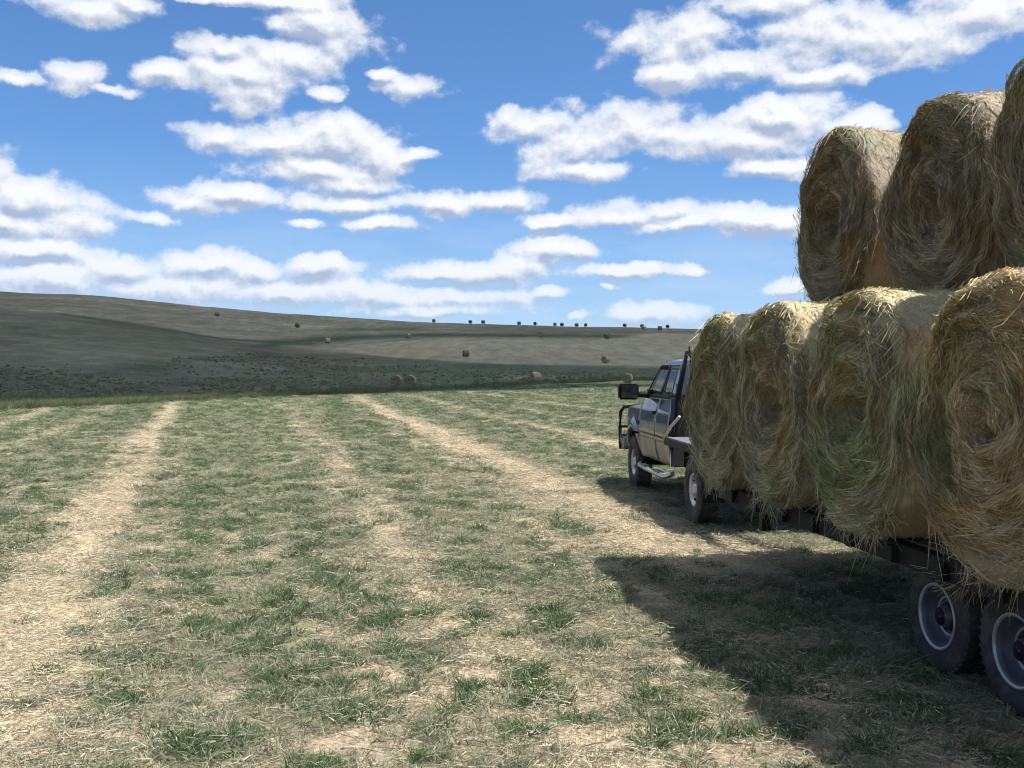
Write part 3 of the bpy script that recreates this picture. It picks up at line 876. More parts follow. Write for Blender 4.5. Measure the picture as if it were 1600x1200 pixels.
def bale_strands(seed, nf=20000, nsd=10000):
    Vs, Fs, Cs = [], [], []
    base = 0
    NS = 3
    for side_ in (-1, 1):
        n = nf if side_ < 0 else nf // 5
        rad = (BR - .02) * np.sqrt(RNG.uniform(.004, 1, n)); th = RNG.uniform(0, 2 * pi, n)
        L = (.03 + .15 * RNG.uniform(0, 1, n) ** 1.8) * np.clip(rad / .3, .45, 1)
        drift = np.clip(RNG.normal(0, .24, n) + np.where(RNG.uniform(0, 1, n) < .12, RNG.normal(0, .6, n), 0), -.9, .9)
        crimp = RNG.normal(0, .006, (n, NS + 1))      # radial slope
        clus = vn(rad * 8, np.cos(th) * 4, np.sin(th) * 4, seed=seed + 5)
        lift0 = RNG.uniform(-.012, .012, n) + .012 * clus ** 2
        flick = np.where(RNG.uniform(0, 1, n) < .12, RNG.uniform(.01, .06, n), RNG.uniform(0, .010, n))
        w = RNG.uniform(.0013, .0038, n)
        rows = []
        for s in range(NS + 1):
            t = s / NS
            r_ = np.minimum(rad + drift * L * t + crimp[:, s], BR + .01)
            a_ = th + L * t / np.maximum(rad, .06)
            x = side_ * (BW + bale_surface(side_, np.clip(r_, 0, BR), a_, seed) + lift0 + flick * t * t)
            # roll over the rim
            over = np.clip(r_ - (BR - .10), 0, .3)
            x = x - side_ * over ** 2 * 4
            c = np.stack([x, r_ * np.cos(a_), r_ * np.sin(a_)], 1)
            rad_dir = np.stack([np.zeros(n), np.cos(a_), np.sin(a_)], 1)
            rows.append((c, rad_dir))
        roll = RNG.normal(0, .6, n)
        ww = w[:, None]
        V = []
        for s, (c, rd) in enumerate(rows):
            sd = rd * np.cos(roll)[:, None] + np.array([[side_, 0, 0]]) * np.sin(roll)[:, None]
            k = 1 - .6 * abs(s / NS * 2 - 1) ** 3
            V += [c - sd * ww * k, c + sd * ww * k]
        V = np.stack(V, 1); kk = 2 * (NS + 1)
        b = base + np.arange(n)[:, None] * kk
        for s in range(NS): Fs.append(np.concatenate([b + 2 * s, b + 2 * s + 1, b + 2 * s + 3, b + 2 * s + 2], 1))
        tn = tones(rows[0][0], seed + 6, n)
        dark = .55 + .7 * clus
        Cs.append(np.repeat(tn * dark[:, None], kk, axis=0)); Vs.append(V.reshape(-1, 3)); base += n * kk
    # round side
    n = nsd
    x0 = RNG.uniform(-BW + .02, BW - .02, n); th = RNG.uniform(0, 2 * pi, n)
    L = RNG.uniform(.03, .12, n); skew = RNG.normal(0, .7, n)
    lum0 = lambda X, A_: (fbm(X * 3, np.cos(A_) * 3, np.sin(A_) * 3, octv=3, seed=seed + 8) - .5) * .09 + (fbm(X * 11, np.cos(A_) * 4, np.sin(A_) * 4, octv=2, seed=seed + 9) - .5) * .03
    lift = RNG.uniform(-.004, .012, n); fl = np.where(RNG.uniform(0, 1, n) < .06, RNG.uniform(.01, .05, n), RNG.uniform(0, .012, n))
    w = RNG.uniform(.0022, .005, n); V = []
    for s in range(NS + 1):
        t = s / NS
        x = x0 + skew * L * t; a_ = th + L * t / BR
        e = np.clip(np.abs(x) - (BW - .10), 0, .2)
        r_ = BR + lum0(x, a_) + lift + fl * t * t - e ** 2 * 4.5
        c = np.stack([x, r_ * np.cos(a_), r_ * np.sin(a_)], 1)
        k = (1 - .6 * abs(t * 2 - 1) ** 3) * w[:, None]
        sd = np.array([[1., 0, 0]])
        V += [c - sd * k, c + sd * k]
    kk = 2 * (NS + 1); V = np.stack(V, 1)
    b = base + np.arange(n)[:, None] * kk
    for s in range(NS): Fs.append(np.concatenate([b + 2 * s, b + 2 * s + 1, b + 2 * s + 3, b + 2 * s + 2], 1))
    tn = PAL[RNG.choice([0, 1, 5, 5, 5, 0], n)] * RNG.uniform(.85, 1.15, (n, 1))
    Cs.append(np.repeat(tn, kk, axis=0)); Vs.append(V.reshape(-1, 3))
    return np.vstack(Vs), np.vstack(Fs), np.vstack(Cs)

def fringe(seed, n=800, longer=1.0):
    """loose hay sticking out round the rim of the near face, hanging at the bottom"""
    th = RNG.uniform(0, 2 * pi, n)
    low = np.sin(th) < -.6
    keep = low | (RNG.uniform(0, 1, n) < np.where(np.sin(th) > .0, .22, .35))
    th = th[keep]; n = len(th)
    cl = vn(np.cos(th) * 6, np.sin(th) * 6, seed=seed)
    rad = BR - RNG.uniform(0, .10, n)
    x = -BW + RNG.uniform(-.03, .09, n)
    base = np.stack([x, rad * np.cos(th), rad * np.sin(th)], 1)
    tang = np.stack([np.zeros(n), -np.sin(th), np.cos(th)], 1) * np.where(RNG.uniform(0, 1, n) < .5, 1, -1)[:, None]
    longer = longer * np.where(np.sin(th) > .2, .5, 1.0)
    rd = np.stack([-RNG.uniform(0, .8, n), np.cos(th), np.sin(th)], 1)
    d = tang * RNG.uniform(.4, 1.6, n)[:, None] + rd * RNG.uniform(.15, .8, n)[:, None]
    L = RNG.uniform(.03, .14, n) * (.5 + cl) * longer
    L = np.where((np.sin(th) < -.6) & (RNG.uniform(0, 1, n) < .3), L * 1.35, L)
    bend = RNG.normal(0, .25, (n, 3)); bend[:, 2] -= .45
    tn = PAL[RNG.choice([0, 1, 2, 4, 5], n)] * RNG.uniform(.75, 1.15, (n, 1))
    return ribbons(base, d, L, RNG.uniform(.003, .006, n), bend, 3, tn, .4)

BODY, STR, FRG = [], [], []
for k in range(4):
    V, F, c = bale_body(100 + k * 13); BODY.append(np_mesh('hay_roll', V, F, True, c)); BODY[-1].materials.append(mat_hay)
    V, F, c = bale_strands(100 + k * 13); STR.append(np_mesh('strands', V, F, False, c)); STR[-1].materials.append(mat_hay)
    V, F, c = fringe(200 + k, longer=1 + .08 * k); FRG.append(np_mesh('loose_fringe', V, F, False, c)); FRG[-1].materials.append(mat_hay)

def loaded_bale(s, l, z, k, spin, label, group, sy=1.0, sz=1.0, tilt=0.0, tint=(1, 1, 1, 1)):
    p = T * s + N * (l + BW)
    e = empty('hay_bale', (p.x, p.y, z - BR * sz), TH + tilt, label, 'hay bale', group)
    e.scale = (1, sy, sz)
    b = link('hay_roll', BODY[k], None, e); b.location = (0, 0, BR); b.rotation_euler = (spin, 0, 0)
    st_ = link('hay_strands', STR[k], None, e, kind='stuff'); st_.location = (0, 0, BR); st_.rotation_euler = (spin, 0, 0)
    f = link('loose_fringe', FRG[(k + 1) % 4], None, e, kind='stuff'); f.location = (0, 0, BR)
    for q in (b, st_, f): q.color = tint
    return e

GL = 'round hay bales loaded on the trailer'
near = [
    (9.42, 'round hay bale at the front of the lower row, right behind the truck cab', 0, .3),
    (7.95, 'narrow looking lower row bale, second from the truck, touching the frontmost bale', 1, 2.1),
    (6.48, 'lower row bale with an open dark core, ahead of the big brown streaked bale', 2, 4.0),
    (5.01, 'largest looking lower row bale with brown streaks, directly above the trailer wheels', 3, 5.2),
    (3.54, 'lower row bale behind the trailer wheels, mostly cut off by the picture edge', 0, 1.4)]
for s_, lab, k, sp in near:
    loaded_bale(s_, 3.2 + random.uniform(-.03, .03), 1.705 + random.uniform(-.015, .015), k, sp, lab, GL, sy=.975, sz=1.045, tint={2: (1.05, 1.1, .95, 1), 3: (1.12, 1.04, .88, 1)}.get(k, (1, 1.02, .92, 1)), tilt=random.uniform(-.03, .03))
far_lab = ['hidden side bale of the lower row standing behind the frontmost bale', 'hidden side bale of the lower row under the frontmost top bale',
           'hidden side bale of the lower row under the second top bale', 'hidden side bale of the lower row above the far trailer wheels', 'hidden side bale of the lower row at the rear of the load']
for i, s_ in enumerate([9.42, 7.95, 6.48, 5.01, 3.54]):
    loaded_bale(s_ + .03, 4.78, 1.705, (i + 2) % 4, i * 1.7 + .5, far_lab[i], GL, sy=.95, sz=1.045)
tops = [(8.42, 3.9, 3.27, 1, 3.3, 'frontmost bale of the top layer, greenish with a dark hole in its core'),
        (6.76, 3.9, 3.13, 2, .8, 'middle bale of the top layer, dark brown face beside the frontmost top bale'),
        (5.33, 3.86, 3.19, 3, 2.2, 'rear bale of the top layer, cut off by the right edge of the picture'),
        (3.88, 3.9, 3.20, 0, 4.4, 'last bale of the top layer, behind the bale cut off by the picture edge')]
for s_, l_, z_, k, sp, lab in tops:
    loaded_bale(s_, l_, z_, k, sp, lab, GL, sy=.91, sz=1.0, tint=(.76, .75, .73, 1))  # top layer multiplied darker and greyer than the lower rows

# clump of hay caught over the rear trailer wheel
def clump():
    p = T * 5.35 + N * 3.55
    n = 900
    t = RNG.uniform(0, 1, n)
    base = np.stack([RNG.normal(0, .05, n), -.35 + .75 * t, .02 - .20 * t + RNG.normal(0, .03, n) * (1.2 - t)], 1)
    d = np.stack([RNG.normal(-.15, .35, n), RNG.normal(.9, .4, n), RNG.normal(-.25, .4, n)], 1)
    tn = PAL[RNG.choice([0, 1, 2, 5], n)] * RNG.uniform(.7, 1.1, (n, 1))
    V, F, c = ribbons(base, d, RNG.uniform(.08, .25, n), RNG.uniform(.004, .008, n), RNG.normal(0, .3, (n, 3)), 3, tn, .4)
    o = link('hay_clump', np_mesh('hay_clump', V, F, False, c), mat_hay, None, label='loose wisp of hay hanging over the rearmost trailer wheel', category='hay')
    o.location = (p.x, p.y, .93); o.rotation_euler = (0, 0, TH)
clump()

# ------------------------------------------------------------------ far bales
def far_mesh(seed):
    V, F, c = bale_body(seed, 40, False)
    c = c * 1.0
    n = 260
    th = RNG.uniform(0, 2 * pi, n); x = RNG.uniform(-BW, BW, n)
    base = np.stack([x, BR * np.cos(th) * .98, BR * np.sin(th) * .98], 1)
    d = np.stack([RNG.normal(0, 1, n), np.cos(th) * .4 - np.sin(th), np.sin(th) * .4 + np.cos(th)], 1)
    tn = PAL[RNG.choice([0, 1, 2], n)] * .75
    V2, F2, c2 = ribbons(base, d, RNG.uniform(.1, .3, n), RNG.uniform(.02, .05, n), RNG.normal(0, .2, (n, 3)), 1, tn, .4)
    me = np_mesh('field_bale', np.vstack([V, V2]), np.vstack([F, F2 + len(V)]), False, np.vstack([c, c2]))
    me.materials.append(mat_hay)
    return me
FM = [far_mesh(300), far_mesh(320)]
def find_depth(px, py, ridge=False):
    Yv = np.linspace(60, 360, 1600)
    Xv = (px - 800) / 1600 * Yv
    yy = 577 - 1600 * (ground_z(Xv, Yv) - 2) / Yv
    if ridge:
        return float(Yv[np.argmin(yy)])
    i = np.nonzero(yy <= py)[0]
    return float(Yv[i[0]]) if len(i) else float(Yv[np.argmin(yy)])
FAR = [
    # px, y bottom, ridge, angle, label
    (678, 502, 1, .2, 'far bale on the skyline, the leftmost and tallest looking one of the ridge row'),
    (735, 506, 1, 1.2, 'far skyline bale, left one of the close pair right of the leftmost ridge bale'),
    (755, 508, 1, .6, 'far bale on the skyline, right one of the close pair left of the ridge middle'),
    (811, 510, 1, .3, 'far dark bale on the skyline, the wide one above the middle of the stubble band'),
    (836, 510, 1, 1.4, 'far bale on the skyline just right of the wide dark ridge bale'),
    (867, 511, 1, .1, 'tiny far bale on the skyline just left of three evenly spread ridge bales'),
    (878, 511, 1, 1.0, 'far bale on the skyline touching the tiny one on its left'),
    (901, 511, 1, .5, 'far bale on the skyline, left one of the loose pair before the long ridge gap'),
    (915, 511, 1, 1.5, 'far bale on the skyline, right one of the loose pair before the long ridge gap'),
    (976, 512, 1, .9, 'far bale on the skyline standing alone in the long gap of the ridge row'),
    (1003, 513, 1, .4, 'far bale on the skyline with a pale bale just below it'),
    (1043, 514, 1, 1.1, 'rightmost far bale on the skyline, nearest the hay load'),
    (1006, 516, 0, .7, 'pale far bale just under the ridge, below a skyline bale'),
    (1031, 516, 0, .2, 'dark far bale just under the ridge near the hay load'),
    (340, 494, 0, .4, 'dark far bale high on the left hillside, the leftmost of all field bales'),
    (465, 512, 0, 1.3, 'dark far bale on the left hillside above the start of the green strip'),
    (512, 536, 0, .5, 'pale far bale at the left end of the dark green strip'),
    (637, 528, 0, 1.2, 'pale far bale on the dark green strip below the leftmost ridge bale'),
    (728, 557, 0, .3, 'dark round bale standing alone in the middle of the far stubble band'),
    (845, 526, 0, 1.5, 'pale far bale on the right part of the dark green strip'),
    (948, 529, 0, .2, 'dark far bale at the right end of the dark green strip'),
    (946, 567, 0, .9, 'brownish bale low on the stubble band, above the bale seen over the truck mirror'),
    (837, 597, 0, .5, 'round bale at the bottom of the slope, left of the truck, nearest free standing bale'),
    (981, 599, 0, 1.2, 'pale bale seen just above the truck door mirror'),
    (619, 604, 0, 1.5, 'left bale of the side by side pair at the far field edge'),
    (641, 604, 0, 1.45, 'right bale of the side by side pair at the far field edge')]
for i, (px, pyb, rg, an, lab) in enumerate(FAR):
    if pyb >= 603: Yd = 118.
    else: Yd = find_depth(px, pyb, bool(rg))
    Xd = (px - 800) / 1600 * Yd
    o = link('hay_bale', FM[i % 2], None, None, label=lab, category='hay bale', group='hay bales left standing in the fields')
    o.location = (Xd, Yd, float(ground_z(np.array(Xd), np.array(Yd))) + BR * .80)
    o.rotation_euler = (0, 0, an)
    o.color = (.45, .45, .45, 1) if (rg or lab.startswith('dark')) else (1.15, 1.1, 1, 1)  # ridge bales' backlit silhouette put into the colour; dark-labelled ones darkened alike
    o.scale = (.66, .66, .70) if rg else (.74, .74, .78)
    if pyb >= 603: o.scale = (.72, .8, .75)

# ------------------------------------------------------------------ metals and paints
m_blue = simple('blue_paint', (.13, .235, .40), .22, .5, .5, dirt=.06, dirtcol=(.32, .34, .38), coat=1.0, scale=2)
m_silver = simple('silver_paint', (.50, .47, .43), .38, .35, .5, dirt=.45, dirtcol=(.38, .33, .27), coat=.5, scale=4)
m_black = simple('black_plastic', (.012, .012, .013), .7, 0, .15, scale=30)
m_steel = simple('black_steel', (.010, .010, .012), .6, 0, .2, dirt=.05, bump=.2)
m_chrome = simple('dull_chrome', (.62, .63, .65), .25, 1.0, .5, dirt=.35)
m_rubber = simple('tyre_rubber', (.028, .028, .03), .85, 0, .3, dirt=.55, dirtcol=(.16, .145, .125), bump=.4)
m_rim = simple('wheel_steel', (.50, .50, .52), .35, .7, .5, dirt=.4, dirtcol=(.3, .27, .22))
m_rimt = simple('trailer_rim', (.095, .105, .13), .45, .3, .5, dirt=.2, dirtcol=(.12, .11, .10))  # shade inside the deep dish put into this dark base colour
m_lip = simple('rim_lip', (.40, .42, .46), .4, .5, .5, dirt=.3, dirtcol=(.2, .18, .15))  # lighter copy of the rim colour, painted for the lit lip
m_deck = simple('deck_boards', (.16, .13, .10), .85, 0, .2, dirt=.4, bump=.4)
m_alu = simple('bed_plate', (.20, .21, .23), .5, .5, .5, dirt=.4, dirtcol=(.25, .22, .17))
m_red = simple('lens_red', (.45, .02, .02), .2, 0, .6)
m_amber = simple('lens_amber', (.6, .22, .02), .2, 0, .6)
m_seat = simple('seat_fabric', (.05, .05, .055), .9)
m_tan = simple('tan_strap', (.42, .37, .29), .8)
mg, nt, out = mat_new('window_glass')
pg = nn(nt, 'ShaderNodeBsdfPrincipled'); pg.inputs['Base Color'].default_value = (.03, .035, .04, 1); pg.inputs['Roughness'].default_value = .03
pg.inputs['Specular IOR Level'].default_value = 1.0; pg.inputs['IOR'].default_value = 2.2
tg = nn(nt, 'ShaderNodeBsdfTransparent'); tg.inputs[0].default_value = (.62, .68, .68, 1)
mx = nn(nt, 'ShaderNodeMixShader'); mx.inputs[0].default_value = .65
nt.links.new(tg.outputs[0], mx.inputs[1]); nt.links.new(pg.outputs[0], mx.inputs[2]); nt.links.new(mx.outputs[0], out.inputs[0])
m_glass = mg

# ------------------------------------------------------------------ wheels (axis along local X, outer face at x = -w/2 for the left side)
def tyre_mesh(R_, rim, w, lugs=36, name='tyre'):
    bm = bmesh.new()
    h = w / 2
    prof = [(-h * .72, rim), (-h * .86, rim + .012), (-h * .98, rim + (R_ - rim) * .38), (-h * 1.0, rim + (R_ - rim) * .55), (-h * .93, rim + (R_ - rim) * .82),
            (-h * .84, R_ - .012), (-h * .70, R_ - .006), (h * .70, R_ - .006), (h * .84, R_ - .012), (h * .93, rim + (R_ - rim) * .82), (h, rim + (R_ - rim) * .5),
            (h * .86, rim + .012), (h * .72, rim)]
    lathe_x(bm, prof, 72)
    for k in range(lugs):
        a = 2 * pi * k / lugs
        for sgn in (-1, 1):
            mt = Matrix.Rotation(a + (.5 * sgn * pi / lugs), 4, 'X') @ Matrix.Translation((sgn * h * .56, 0, R_ - .004)) @ Matrix.Rotation(.35 * sgn, 4, 'Z')
            add_box(bm, (-h * .30, -R_ * 2 * pi / lugs * .27, -.01), (h * .30, R_ * 2 * pi / lugs * .27, .008), mt)
    me = bpy.data.meshes.new(name); bm.normal_update(); bm.to_mesh(me); bm.free(); me.materials.append(m_rubber)
    for p in me.polygons: p.use_smooth = len(p.vertices) == 4 and p.area > .0 and abs(p.normal.x) > .2
    return me

def truck_rim_mesh(rim, w):
    bm = bmesh.new(); h = w / 2
    prof = [(-h * .74, rim + .006), (-h * .80, rim - .004), (-h * .74, rim - .018), (-h * .50, rim - .03), (-h * .30, rim * .80), (-h * .42, rim * .62), (-h * .50, rim * .38),
            (-h * .78, rim * .34), (-h * .84, rim * .20), (-h * .84, 0)]
    lathe_x(bm, prof, 48)
    lathe_x(bm, [(-h * .5, rim - .03), (h * .74, rim - .02), (h * .74, rim + .006)], 48)
    for k in range(8):
        a = 2 * pi * k / 8
        mt = Matrix.Rotation(a, 4, 'X') @ Matrix.Translation((-h * .52, 0, rim * .46)); add_box(bm, (-.02, -.010, -.010), (.0, .010, .010), mt)
    me = bpy.data.meshes.new('rim'); bm.normal_update(); bm.to_mesh(me); bm.free(); me.materials.append(m_rim)
    for p in me.polygons: p.use_smooth = True
    hb = bmesh.new()
    mt = Matrix.Translation((-h * .395, 0, rim * .70)) @ Matrix.Rotation(-.35, 4, 'Y')
    vs = [hb.verts.new(mt @ Vector((-.012, .036 * cos(t), .026 * sin(t)))) for t in np.linspace(0, 2 * pi, 14, endpoint=False)]
    vs2 = [hb.verts.new(mt @ Vector((.004, .036 * cos(t), .026 * sin(t)))) for t in np.linspace(0, 2 * pi, 14, endpoint=False)]
    hb.faces.new(vs)
    for i in range(14): hb.faces.new((vs[i], vs2[i], vs2[(i + 1) % 14], vs[(i + 1) % 14]))
    mh = bpy.data.meshes.new('vent_hole'); hb.normal_update(); hb.to_mesh(mh); hb.free(); mh.materials.append(m_black)
    return me, mh

def trailer_rim_mesh(rim, w):
    bm = bmesh.new(); h = w / 2
    prof = [(-h * .76, rim + .008), (-h * .90, rim + .010), (-h * .93, rim + .001), (-h * .86, rim - .012), (-h * .60, rim - .022), (h * .05, rim - .036), (h * .12, rim - .05),
            (h * .10, rim * .70), (-h * .02, rim * .60), (h * .12, rim * .50), (h * .12, rim * .36), (-h * .55, rim * .33), (-h * .68, rim * .27), (-h * .70, 0)]
    lathe_x(bm, prof, 64)
    for k in range(8):
        a = 2 * pi * k / 8
        mt = Matrix.Rotation(a, 4, 'X') @ Matrix.Translation((h * .10, 0, rim * .44)); add_box(bm, (-.03, -.010, -.010), (.0, .010, .010), mt)
    me = bpy.data.meshes.new('rim'); bm.normal_update(); bm.to_mesh(me); bm.free(); me.materials.append(m_rimt)
    for p in me.polygons: p.use_smooth = True
    return me

def lip_mesh(rim, w):
    bm = bmesh.new(); h = w / 2
    lathe_x(bm, [(-h * .86, rim - .010), (-h * .92, rim - .008), (-h * .975, rim + .003), (-h * .965, rim + .012), (-h * .88, rim + .014)], 64)
    lathe_x(bm, [(-h * .10, rim * .66), (-h * .16, rim * .63), (-h * .16, rim * .58), (-h * .08, rim * .56)], 64)
    me = bpy.data.meshes.new('rim_lip'); bm.normal_update(); bm.to_mesh(me); bm.free(); me.materials.append(m_lip)
    for p in me.polygons: p.use_smooth = True
    return me

TY_T = tyre_mesh(.445, .215, .27); RIM_T, HOLE_T = truck_rim_mesh(.215, .27)
TY_R = tyre_mesh(.368, .205, .215, 44); RIM_R = trailer_rim_mesh(.206, .215)
LIP_R = lip_mesh(.206, .215)

def put_wheel(parent, x, y, z, tyre, rim, hole=None, right=False, flip=False):
    w = link('wheel', bpy.data.meshes.get('hub_core') or hub_core(), None, parent)
    w.location = (x, y, z)
    w.rotation_euler = (random.uniform(0, 6), 0, pi if right else 0)
    link('tyre', tyre, None, w); link('rim', rim, None, w)
    if hole:
        for k in range(8): link('vent_hole', hole, None, w).rotation_euler = (2 * pi * (k + .5) / 8, 0, 0)
    elif rim is RIM_R: link('rim_lip', LIP_R, None, w)
    return w
def hub_core():
    bm = bmesh.new(); lathe_x(bm, [(-.03, 0), (-.03, .09), (.10, .09), (.10, 0)], 20)
    me = bpy.data.meshes.new('hub_core'); bm.normal_update(); bm.to_mesh(me); bm.free(); me.materials.append(m_steel)
    return me

# ------------------------------------------------------------------ the truck
def build_truck():
    t = empty('pickup_truck', (3.00, 17.22, 0), radians(4.36), 'blue and silver extended cab pickup truck with flatbed, hitched ahead of the hay trailer', 'truck')
    # body cross-section: half width by height and station
    def hw(z, y):
        b = np.interp(z, [.52, .62, .80, .96, 1.02, 1.20, 1.36, 1.48, 1.60], [.86, .90, .945, .965, .975, .972, .950, .905, .865])
        f = np.interp(y, [-2.55, -2.45, -.5, .55, .85, 1.0], [.985, 1.0, 1.0, .99, .93, .84])
        flare = .045 * math.exp(-((math.hypot(y, z - .47) - .60) / .10) ** 2) * (1 if z > .35 else 0)
        return float(b * f + flare)
    def patch(name, mat, y0, y1, zlo, zhi, side, parent, ny=20, nz=14, off=0.0, split=None, thick=.012):
        """a curved body panel between zlo(y) and zhi(y)"""
        bm = bmesh.new(); grid = []
        for i in range(ny + 1):
            y = y0 + (y1 - y0) * i / ny; row = []
            a, b = zlo(y), zhi(y)
            for j in range(nz + 1):
                z = a + (b - a) * j / nz
                row.append(bm.verts.new((side * (hw(z, y) + off), y, z)))
            grid.append(row)
        for i in range(ny):
            for j in range(nz):
                q = (grid[i][j], grid[i + 1][j], grid[i + 1][j + 1], grid[i][j + 1])
                bm.faces.new(q if side > 0 else q[::-1])
        bmesh.ops.solidify(bm, geom=bm.faces[:], thickness=thick)
        return bm_obj(name, bm, mat, parent, smooth=True)
    BELT = lambda y: 1.575
    MOLD = .985
    def arch(y):
        d = .56 ** 2 - y * y
        return max(.56 if y < 0 else .60, .47 + math.sqrt(d) if d > 0 else 0)
    ftop = lambda y: float(np.interp(y, [-.5, 0, .5, .8, .97], [1.47, 1.42, 1.36, 1.28, 1.16]))
    m_dark = m_black
    for sd in (-1, 1):
        patch('fender', m_blue, -.492, .95, lambda y: max(arch(y), MOLD + .001) if True else 0, ftop, sd, t, ny=40)
        patch('lower_fender', m_silver, -.492, -.30, lambda y: max(arch(y) if y > -.56 else .56, .56), lambda y: MOLD - .03, sd, t, ny=8, nz=8)
        patch('lower_fender', m_silver, .43, .93, lambda y: max(arch(y), .62), lambda y: max(MOLD - .03, arch(y) + .001), sd, t, ny=16, nz=8)
        d = patch('door', m_blue, -1.656, -.498, lambda y: MOLD + .001, BELT, sd, t, ny=16)
        patch('door_skirt', m_silver, -1.656, -.498, lambda y: .60, lambda y: MOLD - .03, sd, d, ny=10, nz=8)
        q = patch('cab_side', m_blue, -2.54, -1.662, lambda y: MOLD + .001, BELT, sd, t, ny=12)
        patch('cab_side_skirt', m_silver, -2.54, -1.662, lambda y: .60, lambda y: MOLD - .03, sd, q, ny=10, nz=8)
        patch('side_moulding', m_chrome, -2.53, -.55, lambda y: MOLD - .045, lambda y: MOLD + .012, sd, t, ny=24, nz=3, off=.012, thick=.02)
        # door handle, badge
        bm = bmesh.new(); add_box(bm, (sd * (hw(1.34, -1.5) - .005), -1.60, 1.315), (sd * (hw(1.34, -1.5) + .022), -1.43, 1.365))
        bm_obj('handle', bm, m_black, d, bevel=.006)
        bm = bmesh.new(); add_box(bm, (sd * (hw(1.14, -.42) - .004), -.47, 1.10), (sd * (hw(1.14, -.42) + .010), -.29, 1.17))
        bm_obj('badge', bm, m_black, t, bevel=.004)
        # belt strip, thickened to stand in for the mirror arm and its shadow
        bm = bmesh.new(); add_tube(bm, [(sd * .872, y, 1.585) for y in np.linspace(-2.50, -.62, 9)], .03, 8)
        bm_obj('belt_moulding', bm, m_black, t, smooth=True)
        # wheel well liner
        bm = bmesh.new()
        prev = None
        for k in range(15):
            a = pi * k / 14
            y, z = .60 * cos(a), .47 + .58 * sin(a)
            cur = (bm.verts.new((sd * .92, y, z)), bm.verts.new((sd * .45, y, z)))
            if prev: bm.faces.new((prev[0], cur[0], cur[1], prev[1]))
            prev = cur
        bm_obj('wheel_well', bm, m_black, t, smooth=True)
    # greenhouse: section half width
    def gw(z): return float(np.interp(z, [1.575, 1.75, 1.95, 2.06, 2.12, 2.15], [.865, .825, .765, .725, .66, .54]))
    def gpatch(name, mat, corners, side, parent, off=0.0, thick=.01, n=6):
        """corners: (y0,z0) rear-bottom, (y1,z0) front-bottom, (y1t,z1) front-top, (y0t,z1) rear-top"""
        (a0, za), (b0, _), (b1, zb), (a1, _) = corners
        bm = bmesh.new(); G = []
        for i in range(n + 1):
            u = i / n; row = []
            for j in range(n + 1):
                v = j / n; z = za + (zb - za) * v
                y = (a0 + (b0 - a0) * u) * (1 - v) + (a1 + (b1 - a1) * u) * v
                row.append(bm.verts.new((side * (gw(z) + off), y, z)))
            G.append(row)
        for i in range(n):
            for j in range(n):
                q = (G[i][j], G[i + 1][j], G[i + 1][j + 1], G[i][j + 1]); bm.faces.new(q if side > 0 else q[::-1])
        bmesh.ops.solidify(bm, geom=bm.faces[:], thickness=thick)
        return bm_obj(name, bm, mat, parent, smooth=True)
    for sd in (-1, 1):
        # pillars
        gpatch('front_pillar', m_black, [(-.66, 1.575), (-.52, 1.575), (-1.04, 2.06), (-1.13, 2.06)], sd, t)
        gpatch('middle_pillar', m_black, [(-1.70, 1.575), (-1.62, 1.575), (-1.66, 2.06), (-1.72, 2.06)], sd, t, off=.002)
        gpatch('rear_pillar', m_blue, [(-2.53, 1.575), (-2.32, 1.575), (-2.25, 2.06), (-2.44, 2.06)], sd, t)
        gpatch('roof_rail', m_blue, [(-2.44, 2.062), (-1.05, 2.062), (-1.12, 2.12), (-2.42, 2.12)], sd, t)
        gpatch('side_window', m_glass, [(-1.618, 1.59), (-.69, 1.59), (-1.14, 2.055), (-1.655, 2.055)], sd, t, off=-.008, thick=.006)
        gpatch('quarter_window', m_glass, [(-2.315, 1.59), (-1.705, 1.59), (-1.725, 2.055), (-2.25, 2.055)], sd, t, off=-.008, thick=.006)
        gpatch('window_visor', m_black, [(-1.62, 2.0), (-1.04, 2.0), (-1.13, 2.062), (-1.63, 2.062)], sd, t, off=.018, thick=.005)
    # roof
    bm = bmesh.new(); G = []
    for i in range(21):
        y = -1.02 - 1.44 * i / 20; row = []
        for j in range(17):
            u = -1 + 2 * j / 16; x = .70 * u
            ed = abs(u) ** 6; fe = max(0, 1 - i / 3) ** 2 * .05 + max(0, (i - 17) / 3) ** 2 * .04
            row.append(bm.verts.new((x, y, 2.175 - .075 * ed - .02 * u * u - fe)))
        G.append(row)
    for i in range(20):
        for j in range(16): bm.faces.new((G[i][j], G[i][j + 1], G[i + 1][j + 1], G[i + 1][j])[::-1])
    bmesh.ops.solidify(bm, geom=bm.faces[:], thickness=-.02)
    bm_obj('roof', bm, m_blue, t, smooth=True)
    # windshield and back window
    def quad(name, pts, mat, thick=.008):
        bm = bmesh.new(); bm.faces.new([bm.verts.new(p) for p in pts]); bmesh.ops.solidify(bm, geom=bm.faces[:], thickness=thick)
        return bm_obj(name, bm, mat, t)
    quad('windscreen', [(-.84, -.54, 1.57), (.84, -.54, 1.57), (.69, -1.06, 2.09), (-.69, -1.06, 2.09)], m_glass)
    quad('back_window', [(-.62, -2.515, 1.62), (.62, -2.515, 1.62), (.58, -2.455, 2.02), (-.58, -2.455, 2.02)], m_glass)
    # cab back with an opening for the window
    bm = bmesh.new()
    for lo, hi in (((-.93, -2.55, .62), (.93, -2.52, 1.60)), ((-.85, -2.54, 1.602), (-.63, -2.50, 1.80)), ((.63, -2.54, 1.602), (.85, -2.50, 1.80)), ((-.78, -2.52, 1.802), (-.6, -2.46, 2.06)), ((.6, -2.52, 1.802), (.78, -2.46, 2.06)), ((-.7, -2.49, 2.05), (.7, -2.44, 2.13))):
        add_box(bm, lo, hi)
    bm_obj('cab_back', bm, m_blue, t)
